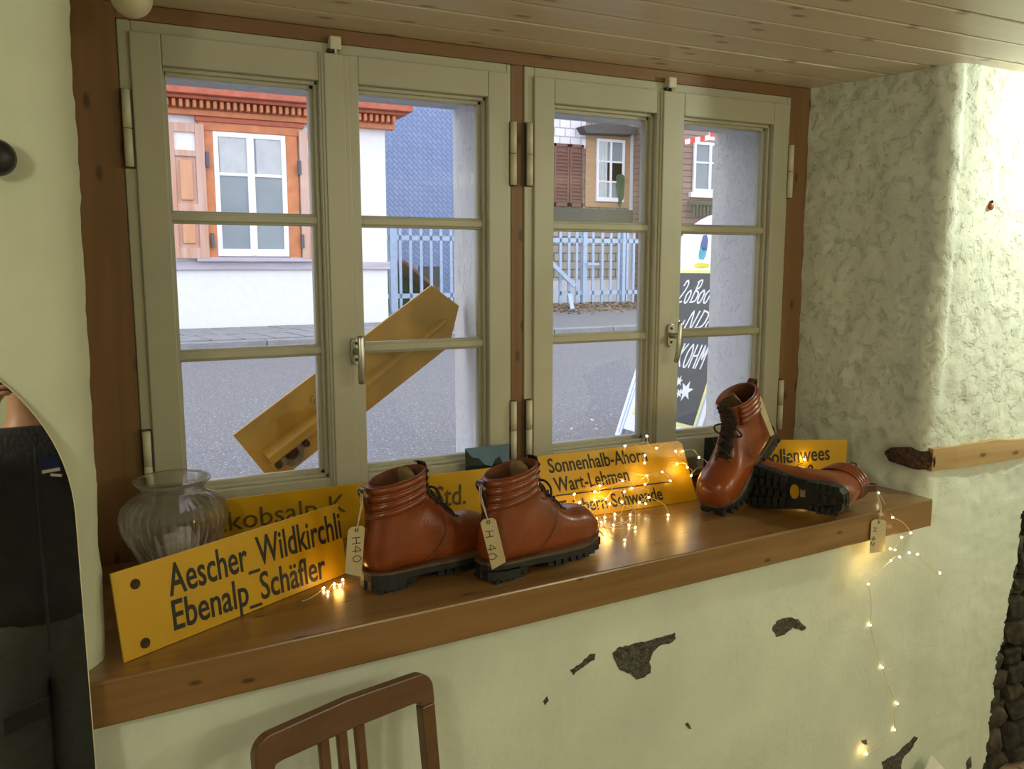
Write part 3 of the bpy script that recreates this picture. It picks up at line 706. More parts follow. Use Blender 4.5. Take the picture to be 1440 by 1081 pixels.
    q = 4; n_ = nrm(ks[q]); c = (E[q, 1]+E[q, -1])/2+n_*.010
    def smooth(P):
        P = [Vector(p) for p in P]; o_ = []
        for i in range(len(P)-1):
            p0 = P[max(0, i-1)]; p1 = P[i]; p2 = P[i+1]; p3 = P[min(len(P)-1, i+2)]
            for u in (0, .25, .5, .75): o_.append(.5*((2*p1)+(p2-p0)*u+(2*p0-5*p1+4*p2-p3)*u*u+(3*p1-p0-3*p2+p3)*u**3))
        return o_+[P[-1]]
    lace.ball(c, .007, 8, 6)
    for sy in (-1, 1):   # bow loops and ends
        sd = Vector((0, sy, 0)); dn = -(D[ks[q]+1]-D[ks[q]-1]).normalized()
        lp = [c, c+sd*.016+n_*.008, c+sd*.034+n_*.006+dn*.010, c+sd*.038+dn*.026, c+sd*.024+dn*.030+n_*.003, c+sd*.010+dn*.014+n_*.005, c]
        lace.tube(smooth(lp), .0024, 6); lace.tube(smooth([c, c+sd*.012+dn*.014+n_*.006, c+sd*.020+dn*.036+n_*.003, c+sd*.016+dn*.050]), .0024, 6)
    d['eyelets'] = (eyelets.mesh('eyelets', M['black'], True), 0); d['lace'] = (lace.mesh('lace', M['lace'], True), 0)
    # pull loop at the back
    T = Vector((RINGS[-1][1][0], 0, RINGS[-1][1][1])); lp = [T+Vector((.001,0,-.004)), T+Vector((-.012,0,.004)), T+Vector((-.022,0,-.002)), T+Vector((-.022,0,-.012)), T+Vector((-.010,0,-.028)), T+Vector((-.004,0,-.052)), T+Vector((-.010,0,-.10))]
    rows = [[p+Vector((0, y, 0)) for y in (-.009, -.003, .003, .009)] for p in lp]; mb = MB().strip(rows); d['pull_loop'] = (mb.mesh('pull_loop', M['leather_dark'], True), 2)
    st = MB(); pts = []
    for i in range(8, 27):
        pts.append(ring_pts(*R[i], 40)[12])
    for sy in (1, -1):  # quarter seams
        st.tube([(.150+.012*math.sin(t*PI)-.06*t*t, sy*(.0475-.002*t+.0012), .128-.098*t) for t in lin(0.05, .9, 10)], .0009, 5)
    d['seam'] = (st.mesh('seam', M['welt'], True), 0)
    # sole
    ol = foot_outline(.0); mb = MB()
    def layer(ol, z0, z1): n = len(ol); mb.add([(x, y, z0+spring(x)) for x, y in ol]+[(x, y, z1+spring(x)) for x, y in ol], [tuple(range(n-1,-1,-1)), tuple(range(n, 2*n))]+[(i, (i+1) % n, (i+1) % n+n, i+n) for i in range(n)])
    layer(foot_outline(.001), .013, .026)
    heel = [(x, y) for x, y in foot_outline(.001) if x <= .075]+[]
    hl = [p for p in foot_outline(.001) if p[1] > 0 and p[0] < .075]; hr = [p for p in foot_outline(.001) if p[1] <= 0 and p[0] < .075]
    hp = hl+[(.086, .034), (.086, -.036)]+hr; n = len(hp)
    mb.add([(x, y, -.002) for x, y in hp]+[(x, y, .020) for x, y in hp], [tuple(range(n-1,-1,-1)), tuple(range(n, 2*n))]+[(i, (i+1) % n, (i+1) % n+n, i+n) for i in range(n)])
    # lugs
    def half(x):
        o_ = foot_outline(.001); up = sorted([p for p in o_ if p[1] > 0]); xs = [p[0] for p in up]
        for a, b in zip(up, up[1:]):
            if a[0] <= x <= b[0]: return a[1]+(b[1]-a[1])*(x-a[0])/(b[0]-a[0])
        return .01
    x = .140
    while x < .298:
        y = half(x+.006); z = spring(x)
        for sy in (-1, 1):
            mb.obox((x+.006, sy*(y-.010), .0065+z), (.0145, 0, .0), (0, .022, 0), (0, 0, .016)); 
        if y > .030:
            for k in (-1, 1): mb.obox((x+.006+.003*k, k*.0135, .008+z), (.011, .004*k, 0), (0, .018, 0), (0, 0, .012))
        x += .0185
    for k in range(5):   # heel lugs
        for sy in (-1, 1): mb.obox((.006+.016*k, sy*.028, -.004), (.011, 0, 0), (0, .016, 0), (0, 0, .006))
    for k in range(3): mb.obox((.012+.022*k, 0, -.004), (.012, 0, 0), (0, .020, 0), (0, 0, .006))
    d['sole'] = (mb.mesh('sole', M['rubber']), 0)
    mb = MB(); n = len(ol); o2 = foot_outline(.0022)
    mb.add([(x, y, .026+spring(x)) for x, y in o2]+[(x, y, .031+spring(x)) for x, y in o2], [tuple(range(n-1,-1,-1)), tuple(range(n, 2*n))]+[(i, (i+1) % n, (i+1) % n+n, i+n) for i in range(n)])
    d['welt'] = (mb.mesh('welt', M['welt']), 0)
    # yellow mark and embossed block in the waist of the sole
    ov = [(.118+.0155*math.cos(a), .0105*math.sin(a)) for a in lin(0, 2*PI, 24)[:-1]]
    ov = [(.120+.0120*math.cos(a), .0185*math.sin(a)) for a in lin(0, 2*PI, 24)[:-1]]
    d['sole_badge'] = (MB().prism(ov, -.0008, Matrix.Translation((0, 0, .0128))).mesh('sole_badge', M['sign_yellow']), 0)
    mb = MB()
    for k in range(4): mb.box((.0895+.0040*k, -.010, .0122), (.0930+.0040*k, .006+.003*(k % 2), .0130))
    d['sole_mark'] = (mb.mesh('sole_mark', M['steel']), 0)
    return d
BOOT = boot_meshes()
def boot(label, Mx):
    r = empty('hiking_boot', M=Mx); tag(r, label, 'boot', 'brown leather boots on the sill')
    sole = None
    for k, (me, sub) in BOOT.items():
        par = {'sole_badge': 'sole', 'sole_mark': 'sole', 'eyelets': 'upper', 'seam': 'upper', 'facing': 'upper', 'pull_loop': 'collar', 'tongue_lining': 'tongue'}.get(k)
        o = link({'eyelets': 'eyelet_row'}.get(k, k), me, r, 0, None, sub); r[k] = 1
        o['_k'] = k
        if k in ('eyelets', 'seam'): o['kind'] = 'stuff'
    kids = {o['_k']: o for o in r.children}
    for k, par in {'sole_badge': 'sole', 'sole_mark': 'sole', 'eyelets': 'upper', 'seam': 'upper', 'facing': 'upper', 'pull_loop': 'collar', 'tongue_lining': 'tongue'}.items(): kids[k].parent = kids[par]
    for k, o in kids.items():
        del o['_k']
        if k == 'pull_loop':
            s_ = o.modifiers.new('thick', 'SOLIDIFY'); s_.thickness = .0025
        if k in ('tongue', 'collar', 'tongue_lining'):
            s_ = o.modifiers.new('thick', 'SOLIDIFY'); s_.thickness = .002; s_.offset = -1
    for k in BOOT:
        if k in r: del r[k]
    return r
def stand(x, y, deg): return Matrix.Translation((x, y, SILL+.0075)) @ Matrix.Rotation(math.radians(deg), 4, 'Z')
BK = 1.04
b1 = boot('upright brown boot nearer the lettered front sign, its toe hidden by the other boot', stand(.484, -.405, 15) @ Matrix.Scale(BK, 4))
b2 = boot('upright brown boot right of its twin, tag H 40 hanging on its side', stand(.716, -.458, 14) @ Matrix.Scale(BK, 4))
def camvec(x, y, z): return _r*x+_u*y-_f*z
def oriented(f, u, px, py, local, depth_point):
    f = f.normalized(); u = (u-f*u.dot(f)).normalized(); s_ = u.cross(f)
    Mx = frame(Vector((0,0,0)), f, s_, u) @ Matrix.Scale(BK, 4); return Mx
# boot lying on its side, sole to the viewer
f4 = Vector((-.33, .944, .0)); u4 = Vector((.944, .33, .0))
M4b = oriented(f4, u4, 0, 0, None, None)
def lowest(Mx): return min((Mx@v.co).z for k in ('upper', 'sole', 'welt', 'collar') for v in BOOT[k][0].vertices)
cp = min((M4b@v.co for v in BOOT['sole'][0].vertices), key=lambda c: c.z+.15*c.y); p4 = onz(1177, 742, SILL)
M4b = Matrix.Translation((p4.x-cp.x, p4.y-cp.y, SILL-lowest(M4b)+.001)) @ M4b
b4 = boot('brown boot lying on its side, black lugged sole with yellow badge facing out', M4b)
lpw = [at(x, y, -.36) for x, y in ((1183,668),(1190,657),(1198,650),(1204,652),(1204,660),(1201,670))]; iv = M4b.inverted()
MB().tube([iv @ p for p in lpw], .0022, 6).build('lace_loop', M['lace'], b4, True)
# boot leaning toe down on it
f3 = camvec(-.60, -.65, .47); u3 = camvec(-.34, .80, .50)
M3b = oriented(f3, u3, 0, 0, None, None)
toe = onz(1008, 721.5, SILL)
tl = M3b @ Vector((.285, 0, .0))
off = Vector((toe.x-tl.x, toe.y-tl.y, 0)); off.z = SILL-lowest(M3b)+.001
M3b = Matrix.Translation(off) @ M3b
b3 = boot('brown boot leaning toe down against the toppled boot, dark laces to the front', M3b)

# ------------------------------------------------------------------ paper tags
def paper_tag(px4, Y, label, text, loop, scale=1, flip=False, txt_h=.011, wtxt=.011):
    P = [at(x, y, Y if not isinstance(Y, (list, tuple)) else Y[i]) for i, (x, y) in enumerate(px4)]  # tl tr br bl
    A = P[0]; X = (P[1]-P[0]).normalized(); U = ((P[0]-P[3])); U = (U-X*U.dot(X)).normalized(); Z = X.cross(U)
    Mx = frame(A, X, U, Z); inv = Mx.inverted(); poly = [tuple((inv@p)[:2]) for p in P]
    (x0, y0), (x1, y1), (x2, y2), (x3, y3) = poly
    cut = [(x0+(x1-x0)*.2, y0), (x0+(x1-x0)*.8, y1), (x1, y1-.006), (x2, y2), (x3, y3), (x0, y0-.006)]
    o = MB().prism(cut, -.0006).build('paper_tag', M['card'], mw=Mx); tag(o, label, 'tag', 'paper tags tied to the boots')
    L_ = abs(y0-y3); w = abs(x1-x0)
    st = write(text, txt_h*scale, wtxt*scale, .05)
    # written lengthwise, reading downwards
    st = [[(x0+w*.20+py*1.0, y0-L_*.24-px_) for px_, py in s] for s in st]
    stroke_mesh(st, .0014).build('handwriting', M['pen'], o, mw=Matrix.Translation((0, 0, .0002)))
    hole = MB().tube([((x0+x1)/2+.003*math.cos(a), y0-.007+.003*math.sin(a), .0004) for a in lin(0, 2*PI, 14)[:-1]], .0009, 5, closed=True).build('tag_hole', M['black'], o)
    pts = [inv@Vector(p) for p in loop]
    c = Vector(((x0+x1)/2, y0-.006, .001))
    MB().tube([c]+pts, .0011, 6).build('string', M['string'], o, True)
    MB().tube([c]+[p+Vector((.003, .002, .001)) for p in pts], .0010, 6).build('string', M['string'], o, True)
    return o
def bpt(Mx, x, y, z): return Mx @ Vector((x, y, z))
lp = lambda b: [b.matrix_world @ Vector(q) for q in ((-.020, -.012, .170), (-.016, -.006, .190), (-.014, .004, .192))]
bpy.context.view_layer.update()
Yt = (b1.matrix_world @ Vector((-.03, -.02, .1))).y
paper_tag([(489,742),(513,738),(508,811),(485,806)], Yt, 'paper tag H 40 edge on between the front sign and a boot heel', 'H40', lp(b1), txt_h=.017, wtxt=.021)
q = b2.matrix_world @ Vector((.02, -.055, .1))
paper_tag([(675,731),(697,727),(711,789),(692,801)], [q.y+.005, q.y-.003, q.y-.012, q.y-.01], 'beige paper tag reading H 40 on the side of the right upright boot', 'H 40', lp(b2), txt_h=.017, wtxt=.020)
q = b3.matrix_world @ Vector((-.02, .03, .14))
paper_tag([(1062,556),(1072,557),(1089,610),(1084,614)], [q.y-.03]*4, 'pale paper tag hanging behind the heel of the leaning boot', 's-4', [b3.matrix_world @ Vector(v) for v in ((-.012, .004, .175), (-.014, 0, .19))], txt_h=.006, wtxt=.010)
paper_tag([(1226,730),(1247,730.7),(1244,775),(1223,778)], -.485, 'paper tag reading H 42 hanging over the sill front edge', 'H 42', [at(1238,715,-.478), at(1234,700,-.44), b4.matrix_world @ Vector((-.010, 0, .19))], txt_h=.014, wtxt=.017)

# ------------------------------------------------------------------ fairy lights
bulb_me = MB().ball((0,0,0), .0028, 8, 6, (1,1,1.3)).mesh('bulb', M['led'], True)
def strand(label, pts, order, loops=.012, seed=3, clamp=True):
    random.seed(seed); r = empty('fairy_lights', pts[0]); tag(r, label, 'fairy lights')
    base = Vector(pts[0]); path = []
    for i in range(len(pts)-1):
        a, b = Vector(pts[i]), Vector(pts[i+1]); path.append(a)
        d = (b-a); s_ = Vector((d.z, 0, -d.x)); s_ = s_.normalized() if s_.length > 1e-6 else Vector((1,0,0))
        k = random.choice((-1, 1))*loops*min(1.2, max(.25, d.length/.05)); yb = -abs(random.gauss(0, .35))*loops
        for t in (.25, .5, .75): 
            q = a+d*t+s_*k*math.sin(PI*t)+Vector((0, yb*math.sin(PI*t), 0)); path.append(Vector((q.x, q.y, max(q.z, SILL+.0015) if clamp else q.z)))
    path.append(Vector(pts[-1]))
    sm = []
    for i in range(len(path)-1):
        p0 = path[max(0, i-1)]; p1 = path[i]; p2 = path[i+1]; p3 = path[min(len(path)-1, i+2)]
        for u in (0, .33, .66): sm.append(.5*((2*p1)+(p2-p0)*u+(2*p0-5*p1+4*p2-p3)*u*u+(3*p1-p0-3*p2+p3)*u**3)-base)
    sm.append(path[-1]-base)
    MB().tube(sm, .0008, 5).build('wire', M['wire'], r, True)
    for p in pts[order:]:
        o = link('bulb', bulb_me, r); o.location = Vector(p)-base; o.rotation_euler = (random.random()*3, random.random()*3, 0)
    return r
def crop(pts, k, ox, oy): return [(ox+x/k, oy+y/k) for x, y in pts]
# centre tangle: over the sign face, and lying on the sill in front of it
Cc = crop([(770,148),(925,222),(922,280),(940,72),(1015,165),(1165,190),(1218,190),(1345,238),(1410,330),(1285,380),(1255,315),(1175,288),(1060,352),(1122,420),(940,380),(925,447),(825,478),(750,420),(573,458),(535,505),(375,525),(415,590),(333,640),(250,718),(440,620),(535,570),(620,562),(765,505),(745,585),(880,590),(930,600),(955,548),(1105,685),(810,685),(690,680),(650,600),(612,705),(548,715),(585,745),(515,755),(612,832),(768,880),(850,785),(800,765),(680,765)], 5.54, 740, 600)
zc = M3.col[2].to_3d(); pts = []
random.seed(5)
for (x, y) in Cc:
    p = onpl(x, y, M3.translation+zc*random.uniform(.006, .028), zc)
    if p.z < SILL+.006: p = onz(x, y, SILL+.005)
    pts.append(p)
tang = strand('warm tangle of tiny fairy lights heaped over the three-line sign', pts, 0, .014, 4)
random.seed(21); mb = MB(); base = Vector(pts[0])
for i in range(16):   # slack loops of the same wire between the lamps
    a = random.choice(pts[14:]); b = random.choice([q for q in pts if .02 < (q-a).length < .16]); d = b-a; n_ = Vector((-d.z, 0, d.x)).normalized()*random.choice((-1, 1))*random.uniform(.012, .045); k = random.uniform(.004, .02)
    arc = []
    for t in lin(0, 1, 14):
        q = a+d*t+n_*math.sin(PI*t)+zc*k*math.sin(PI*t); q.z = max(q.z, SILL+.0015); arc.append(q-base)
    mb.tube(arc, .0007, 5)
w_ = mb.build('slack_wire', M['wire'], tang, True); w_['kind'] = 'stuff'
Rr = crop([(300,285),(407,472),(545,590),(475,622),(390,710),(425,720),(532,740),(595,752),(765,895),(460,772),(393,800),(222,978)], 5.404, 1180, 640)
pts = [at(x, y, -.482-.012*(i % 3)) for i, (x, y) in enumerate(Rr)]
pts[0] = at(*Rr[0], -.40)
for q in ((1223.7,878.6),(1240.6,938),(1262,989),(1258,1026),(1219,1060)): pts.append(wall_pt(*q, .006))
strand('warm fairy lights hanging from the right sill end down the wall', pts, 0, .006, 8, False)
pts = [onz(x, y, SILL+.004) for x, y in ((425,845),(455,827),(461,832),(470,821),(478,823),(482,815))]
strand('short end of glowing fairy lights between the front sign and a boot heel', pts, 1, .006, 9)
pts = [onpl(x, y, M4.translation+M4.col[2].to_3d()*.012, M4.col[2].to_3d()) for x, y in ((1100,640),(1118,650),(1131,646))]
strand('single glowing fairy light over the toppled boot before the Bollenwees sign', pts, 2, .006, 10)
for i, (x, y, Y, e) in enumerate(((850,695,None,.12),(905,665,None,.08),(960,655,None,.10),(800,715,None,.07),(855,735,None,.05))):
    p = onpl(x, y, M3.translation+zc*.03, zc); 
    if p.z < SILL+.02: p = onz(x, y, SILL+.02)
    lamp('fairy_glow', 'POINT', p, e, (1, .62, .18), .012)
lamp('fairy_glow', 'POINT', onz(476, 818, SILL+.012), .07, (1, .55, .12), .01)
lamp('fairy_glow', 'POINT', at(1250, 775, -.487), .10, (1, .62, .18), .01)
lamp('fairy_glow', 'POINT', at(1228, 800, -.485), .07, (1, .62, .18), .01)
lamp('fairy_glow', 'POINT', wall_pt(1216, 1056, .012), .03, (1, .6, .18), .01)
lamp('fairy_glow', 'POINT', onpl(1131, 645, M4.translation+M4.col[2].to_3d()*.010, M4.col[2].to_3d()), .05, (1, .62, .15), .008)

# ------------------------------------------------------------------ mirror, knob, ceiling globe, ladybird, paper
nm = Vector((.063, -.996, .115)).normalized(); E1 = Vector((-nm.y, nm.x, 0)).normalized(); E2 = nm.cross(E1)
Mo = onpl(15, 545, (0, -.57, 1.3), Vector((0, -1, 0)))
Mo = Vector((-.097, -.57, 1.324))
MM = frame(Mo, E1, E2, nm)
zb = (FLOOR+.002-Mo.z)/E2.z
arch = lambda g: [(-.2367+(.308+g)*math.cos(a), -.2+(.308+g)*math.sin(a)) for a in lin(0, PI, 48)]+[(-.5447-g, zb-g*0), (.0713+g, zb-g*0)]
m, nt, p, N, L = newmat('mirror_silver'); p.inputs['Base Color'].default_value = (.86,.88,.86,1); p.inputs['Metallic'].default_value = 1; p.inputs['Roughness'].default_value = .015; M['mirror'] = m
mir = MB().prism(arch(0), -.006).build('mirror', M['cream'], mw=MM); tag(mir, 'tall round-topped mirror leaning on the wall, reflecting a dark jacket', 'mirror')
MB().prism(arch(-.0015), .0006).build('mirror_glass', M['mirror'], mir)
k0 = at(-7, 220, -.60); kx = k0.x; kn = Vector((kx, Fy(kx), k0.z))
o = MB().tube([(0,.005,0),(0,-.012,0),(0,-.02,0),(0,-.034,0),(0,-.048,0),(0,-.054,0)], [.016,.012,.016,.026,.022,.010], 24).build('wall_knob', M['black'], smooth=True); o.location = kn
tag(o, 'black round knob on the left wall, cut by the picture edge', 'wall knob')
g0 = at(185, -4, -.22); o = empty('ceiling_globe', g0); tag(o, 'cream round globe fixed under the ceiling at top left', 'ceiling globe')
MB().ball((0,0,0), .0365, 32, 20).build('globe', M['cream'], o, True); MB().tube([(0,0,.025),(0,0,CEIL-g0.z)], .020, 20).build('base', M['cream'], o)
lb = empty('ladybird', wall_pt(1394, 290, .004)); tag(lb, 'small red ladybird ornament on the bright right wall', 'ladybird')
M['red'] = plain('red', (.50,.035,.01), .3, var=.1)
MB().ball((0,0,0), .009, 16, 10, (1,.5,1.25)).build('wing_case', M['red'], lb, True); MB().ball((0,-.001,.0125), .0045, 12, 8).build('head', M['black'], lb, True)
mb = MB()
for x, z in ((-.004,.004),(.004,.004),(-.005,-.003),(.005,-.003),(0,-.007)): mb.ball((x, -.0042+abs(x)*.22, z), .0016, 6, 4)
mb.build('spots', M['black'], lb, True)
pts = [at(1282,1086,-.50), at(1309,1066,-.485), at(1336,1088,-.47)]
A = at(1319,1068,-.49); M['board_white'] = plain('board_white', (.86,.86,.80), .6)
o = MB().obox((0,0,0), (.16,0,0), (0,.006,0), (0,0,.16)).build('white_card', M['board_white'], bevel=.001); o.matrix_world = Matrix.Translation(A+Vector((.0,.0,-.112))) @ Matrix.Rotation(-.22, 4, 'X') @ Matrix.Rotation(math.radians(47), 4, 'Y')
tag(o, 'corner of a white card standing against the wall at bottom right', 'card')

# ------------------------------------------------------------------ chair
ch = empty('wooden_chair', (.37, -.657, FLOOR)); tag(ch, 'dark brown wooden chair with three back slats standing below the sill', 'chair')
A = Vector((.201, -.703, .760)); B = Vector((.540, -.606, .760)); X = (B-A).normalized(); Wc = (B-A).length; Yn = Vector((X.y, -X.x, 0)); U = (Vector((0,0,1))-Yn*.12).normalized(); Zc = X.cross(U)
inv = Matrix.Translation(-ch.location) @ frame(A, X, U, Zc)
M['chair_z'] = wood('chair_z', (.085,.038,.014), (.15,.07,.026), 'y', .35, knots=False, coat=.3)
def cpart(name, poly, t, m='chair_wood', z0=0): return MB().prism(poly, t, inv @ Matrix.Translation((0, 0, z0))).build(name, M[m], ch, bevel=.003)
R_ = .034
top = [(R_-R_*math.cos(a), -R_+R_*math.sin(a)) for a in lin(0, PI/2, 8)]+[(Wc*.5, .006)]+[(Wc-R_+R_*math.sin(a), -R_+R_*math.cos(a)) for a in lin(0, PI/2, 8)]
hh = .050
cpart('top_rail', top+[(Wc, -hh-.012), (Wc-.030, -hh-.012), (Wc-.034, -hh-.002), (Wc-.045, -hh), (Wc*.5, -hh+.003), (.045, -hh), (.034, -hh-.002), (.030, -hh-.012), (0, -hh-.012)], -.022)
for x in (0, Wc-.030): cpart('back_post', [(x, -.062), (x+.030, -.062), (x+.028, -.46), (x+.002, -.46)], -.022, 'chair_z')
for x in (.115, .150, .185): cpart('back_slat', [(x, -.045), (x+.019, -.045), (x+.018, -.42), (x+.001, -.42)], -.012, 'chair_z', -.005)
cpart('lower_rail', [(.028, -.395), (Wc-.028, -.395), (Wc-.028, -.43), (.028, -.43)], -.018, z0=-.002)
base = (A+B)/2; fwd = Vector((X.y, -X.x, 0)); sz = .30
def cbox(name, c, wx, wy, wz, m='chair_wood'): MB().obox(Vector(c)-ch.location, X*wx, fwd*wy, Vector((0,0,wz))).build(name, M[m], ch, bevel=.003)
seat_c = base+fwd*.24; seat_c.z = sz; cbox('seat', seat_c, .40, .40, .025)
for sx in (-.17, .17):
    for sy, nm_ in ((.40, 'leg'), (.07, 'leg')):
        c = base+X*sx+fwd*sy; c.z = (FLOOR+sz-.012)/2; cbox(nm_, c, .032, .032, sz-.012-FLOOR, 'chair_z')

# ================================================================== outside
G = .53
m, nt, p, N, L = newmat('asphalt'); M['asphalt'] = m
tc = N('ShaderNodeTexCoord'); n1 = N('ShaderNodeTexNoise'); n1.inputs['Scale'].default_value = 75; n1.inputs['Detail'].default_value = 3; n1.inputs['Roughness'].default_value = .6; L(tc.outputs['Object'], n1.inputs['Vector'])
r = ramp(nt, [(0.30, (.08,.08,.09)), (0.52, (.14,.14,.152)), (.64, (.18,.18,.195)), (.70, (.62,.62,.64))]); L(n1.outputs['Fac'], r.inputs['Fac']); L(r.outputs['Color'], p.inputs['Base Color']); p.inputs['Roughness'].default_value = .8
M['pavestone'] = plain('pavestone', (.24,.24,.26), .8, var=.18, scale=6, bump=.3, bscale=60)
M['house_white'] = plain('house_white', (.78,.78,.78), .9, var=.03)
M['win_white'] = plain('win_white', (.80,.80,.82), .5, var=.03)
M['orange_wood'] = plain('orange_wood', (.56,.19,.075), .6, var=.18, scale=7)
M['orange_dark'] = plain('orange_dark', (.42,.10,.05), .6, var=.2)
M['bleached'] = wood('bleached', (.52,.25,.15), (.60,.42,.36), 'z', .7, knots=False, gscale=.5)
M['bleached_panel'] = wood('bleached_panel', (.58,.27,.14), (.66,.36,.22), 'z', .7, knots=False, gscale=.5)
M['grey_beam'] = wood('grey_beam', (.40,.36,.42), (.52,.48,.55), 'x', .8, knots=False)
M['far_glass'] = plain('far_glass', (.22,.26,.29), .08, var=.1, scale=2)
M['curtain'] = plain('curtain', (.50,.52,.53), .9, var=.10, scale=5)
M['iron'] = plain('iron', (.10,.09,.12), .7)
M['fence_blue'] = plain('fence_blue', (.36,.46,.62), .5, var=.10)
M['tan_wood'] = wood('tan_wood', (.36,.22,.11), (.46,.29,.16), 'x', .7, knots=False)
M['dark_wood'] = plain('dark_wood', (.075,.07,.065), .7, var=.2)
M['brown_shutter'] = plain('brown_shutter', (.17,.075,.055), .7, var=.15)
M['pipe'] = plain('pipe', (.22,.24,.28), .5, var=.1)
M['foliage'] = plain('foliage', (.03,.08,.03), .8, var=.5, scale=40)
M['leaf_litter'] = plain('leaf_litter', (.19,.125,.085), .9, var=.5, scale=3)
M['rust_tile'] = plain('rust_tile', (.21,.095,.065), .85, var=.35, scale=8)
M['red_band'] = plain('red_band', (.60,.03,.03), .5); M['white_band'] = plain('white_band', (.82,.80,.80), .5)
M['board_black'] = plain('board_black', (.045,.050,.065), .6, var=.15); M['chalk'] = plain('chalk', (.80,.82,.85), .8); M['pale_yellow'] = plain('pale_yellow', (.78,.76,.30), .5); M['pale_blue'] = plain('pale_blue', (.35,.55,.72), .5)
M['emblem_blue'] = plain('emblem_blue', (.05,.09,.28), .5); M['emblem_cyan'] = plain('emblem_cyan', (.04,.38,.48), .5); M['emblem_gold'] = plain('emblem_gold', (.70,.62,.03), .5)
def shingles(name, c, sx, sz, rot=0, gap=.04, dark=.35, col2=1.15):
    m, nt, p, N, L = newmat(name); tc = N('ShaderNodeTexCoord'); sp = N('ShaderNodeSeparateXYZ'); L(tc.outputs['Object'], sp.inputs[0]); cb = N('ShaderNodeCombineXYZ')
    L(sp.outputs['X'], cb.inputs[0]); L(sp.outputs['Z'], cb.inputs[1]); mp = N('ShaderNodeMapping'); mp.inputs['Rotation'].default_value = (0, 0, rot); L(cb.outputs[0], mp.inputs[0])
    b = N('ShaderNodeTexBrick'); b.inputs['Scale'].default_value = 1; b.inputs['Brick Width'].default_value = sx; b.inputs['Row Height'].default_value = sz; b.inputs['Mortar Size'].default_value = gap*sz; b.inputs['Mortar Smooth'].default_value = .4
    b.inputs['Color1'].default_value = (*c, 1); b.inputs['Color2'].default_value = (*sc(c, col2), 1); b.inputs['Mortar'].default_value = (*sc(c, dark), 1); b.inputs['Bias'].default_value = 0
    L(mp.outputs[0], b.inputs['Vector']); L(b.outputs['Color'], p.inputs['Base Color']); p.inputs['Roughness'].default_value = .7
    q = N('ShaderNodeBump'); q.inputs['Strength'].default_value = .5; q.inputs['Distance'].default_value = .02; q.invert = True; L(b.outputs['Fac'], q.inputs['Height']); L(q.outputs[0], p.inputs['Normal']); return m
M['slate_blue'] = shingles('slate_blue', (.20,.265,.44), .17, .085, math.radians(45), .12, .7)
M['shingle_grey'] = shingles('shingle_grey', (.30,.27,.24), .26, .20, 0, .10, .4, 1.3)
M['shingle_white'] = shingles('shingle_white', (.66,.64,.68), .30, .20, 0, .08, .6)
M['siding_brown'] = shingles('siding_brown', (.27,.17,.14), 1.2, .14, 0, .10, .5)

struct(MB().box((-12, .32, G-.3), (30, 8.55, G)).build('road', M['asphalt']), 'grey asphalt street outside the windows')
sw = struct(MB().box((-12, 8.55, G-.3), (30, 22, G+.055)).build('sidewalk', M['asphalt']), 'pavement of grey slabs along the houses opposite')
kerb = MB().box((0, 8.50, G-.1), (.99, 8.68, G+.078)).mesh('kerb_stone', M['pavestone'])
for i in range(22): link('kerb_stone', kerb, sw, .012).location = (-4+i, 0, 0)
random.seed(2)
for r_, (ya, yb) in enumerate(((8.69, 9.42), (9.44, 10.10), (10.12, 10.74))):
    x = -2.2+.16*r_
    while x < 4.4:
        w = random.uniform(.36, .42); x2 = min(x+w, 4.6)
        sk = .10
        MB().add([(x,ya,G),(x2-.026,ya,G),(x2-.026-sk,yb,G),(x-sk,yb,G),(x,ya,G+.095),(x2-.026,ya,G+.095),(x2-.026-sk,yb,G+.095),(x-sk,yb,G+.095)], [(0,3,2,1),(4,5,6,7),(0,1,5,4),(1,2,6,5),(2,3,7,6),(3,0,4,7)]).build('paving_slab', M['pavestone'], sw, bevel=.008).location = (0, 0, random.uniform(-.004, .004))
        x = x2
# ---- white house with orange woodwork
HY = 10.77
h1 = MB().box((-6, HY, G), (4.30, HY+6, 7)).build('house', M['house_white']); tag(h1, 'white house across the street with orange window frame and shutters', 'house')
MB().box((-6, HY-.05, 1.44), (4.33, HY, 1.56)).build('string_course', M['grey_beam'], h1, bevel=.01)
co = MB().box((-6, HY-.40, 3.765), (4.62, HY+.1, 3.95)).box((-6, HY-.30, 3.72), (4.55, HY+.1, 3.765)).build('cornice', M['orange_dark'], h1, bevel=.01)
MB().box((-6, HY-.14, 3.53), (4.42, HY, 3.605)).box((-6, HY-.10, 3.605), (4.40, HY, 3.72)).build('cornice_band', M['orange_wood'], co, bevel=.008)
mb = MB()
x = -1.0
while x < 4.4: mb.obox((x, HY-.19, 3.662), (.048, 0, 0), (0, .14, 0), (0, 0, .10)); x += .088
d_ = mb.build('dentil_row', M['orange_wood'], co, bevel=.012); d_['kind'] = 'stuff'
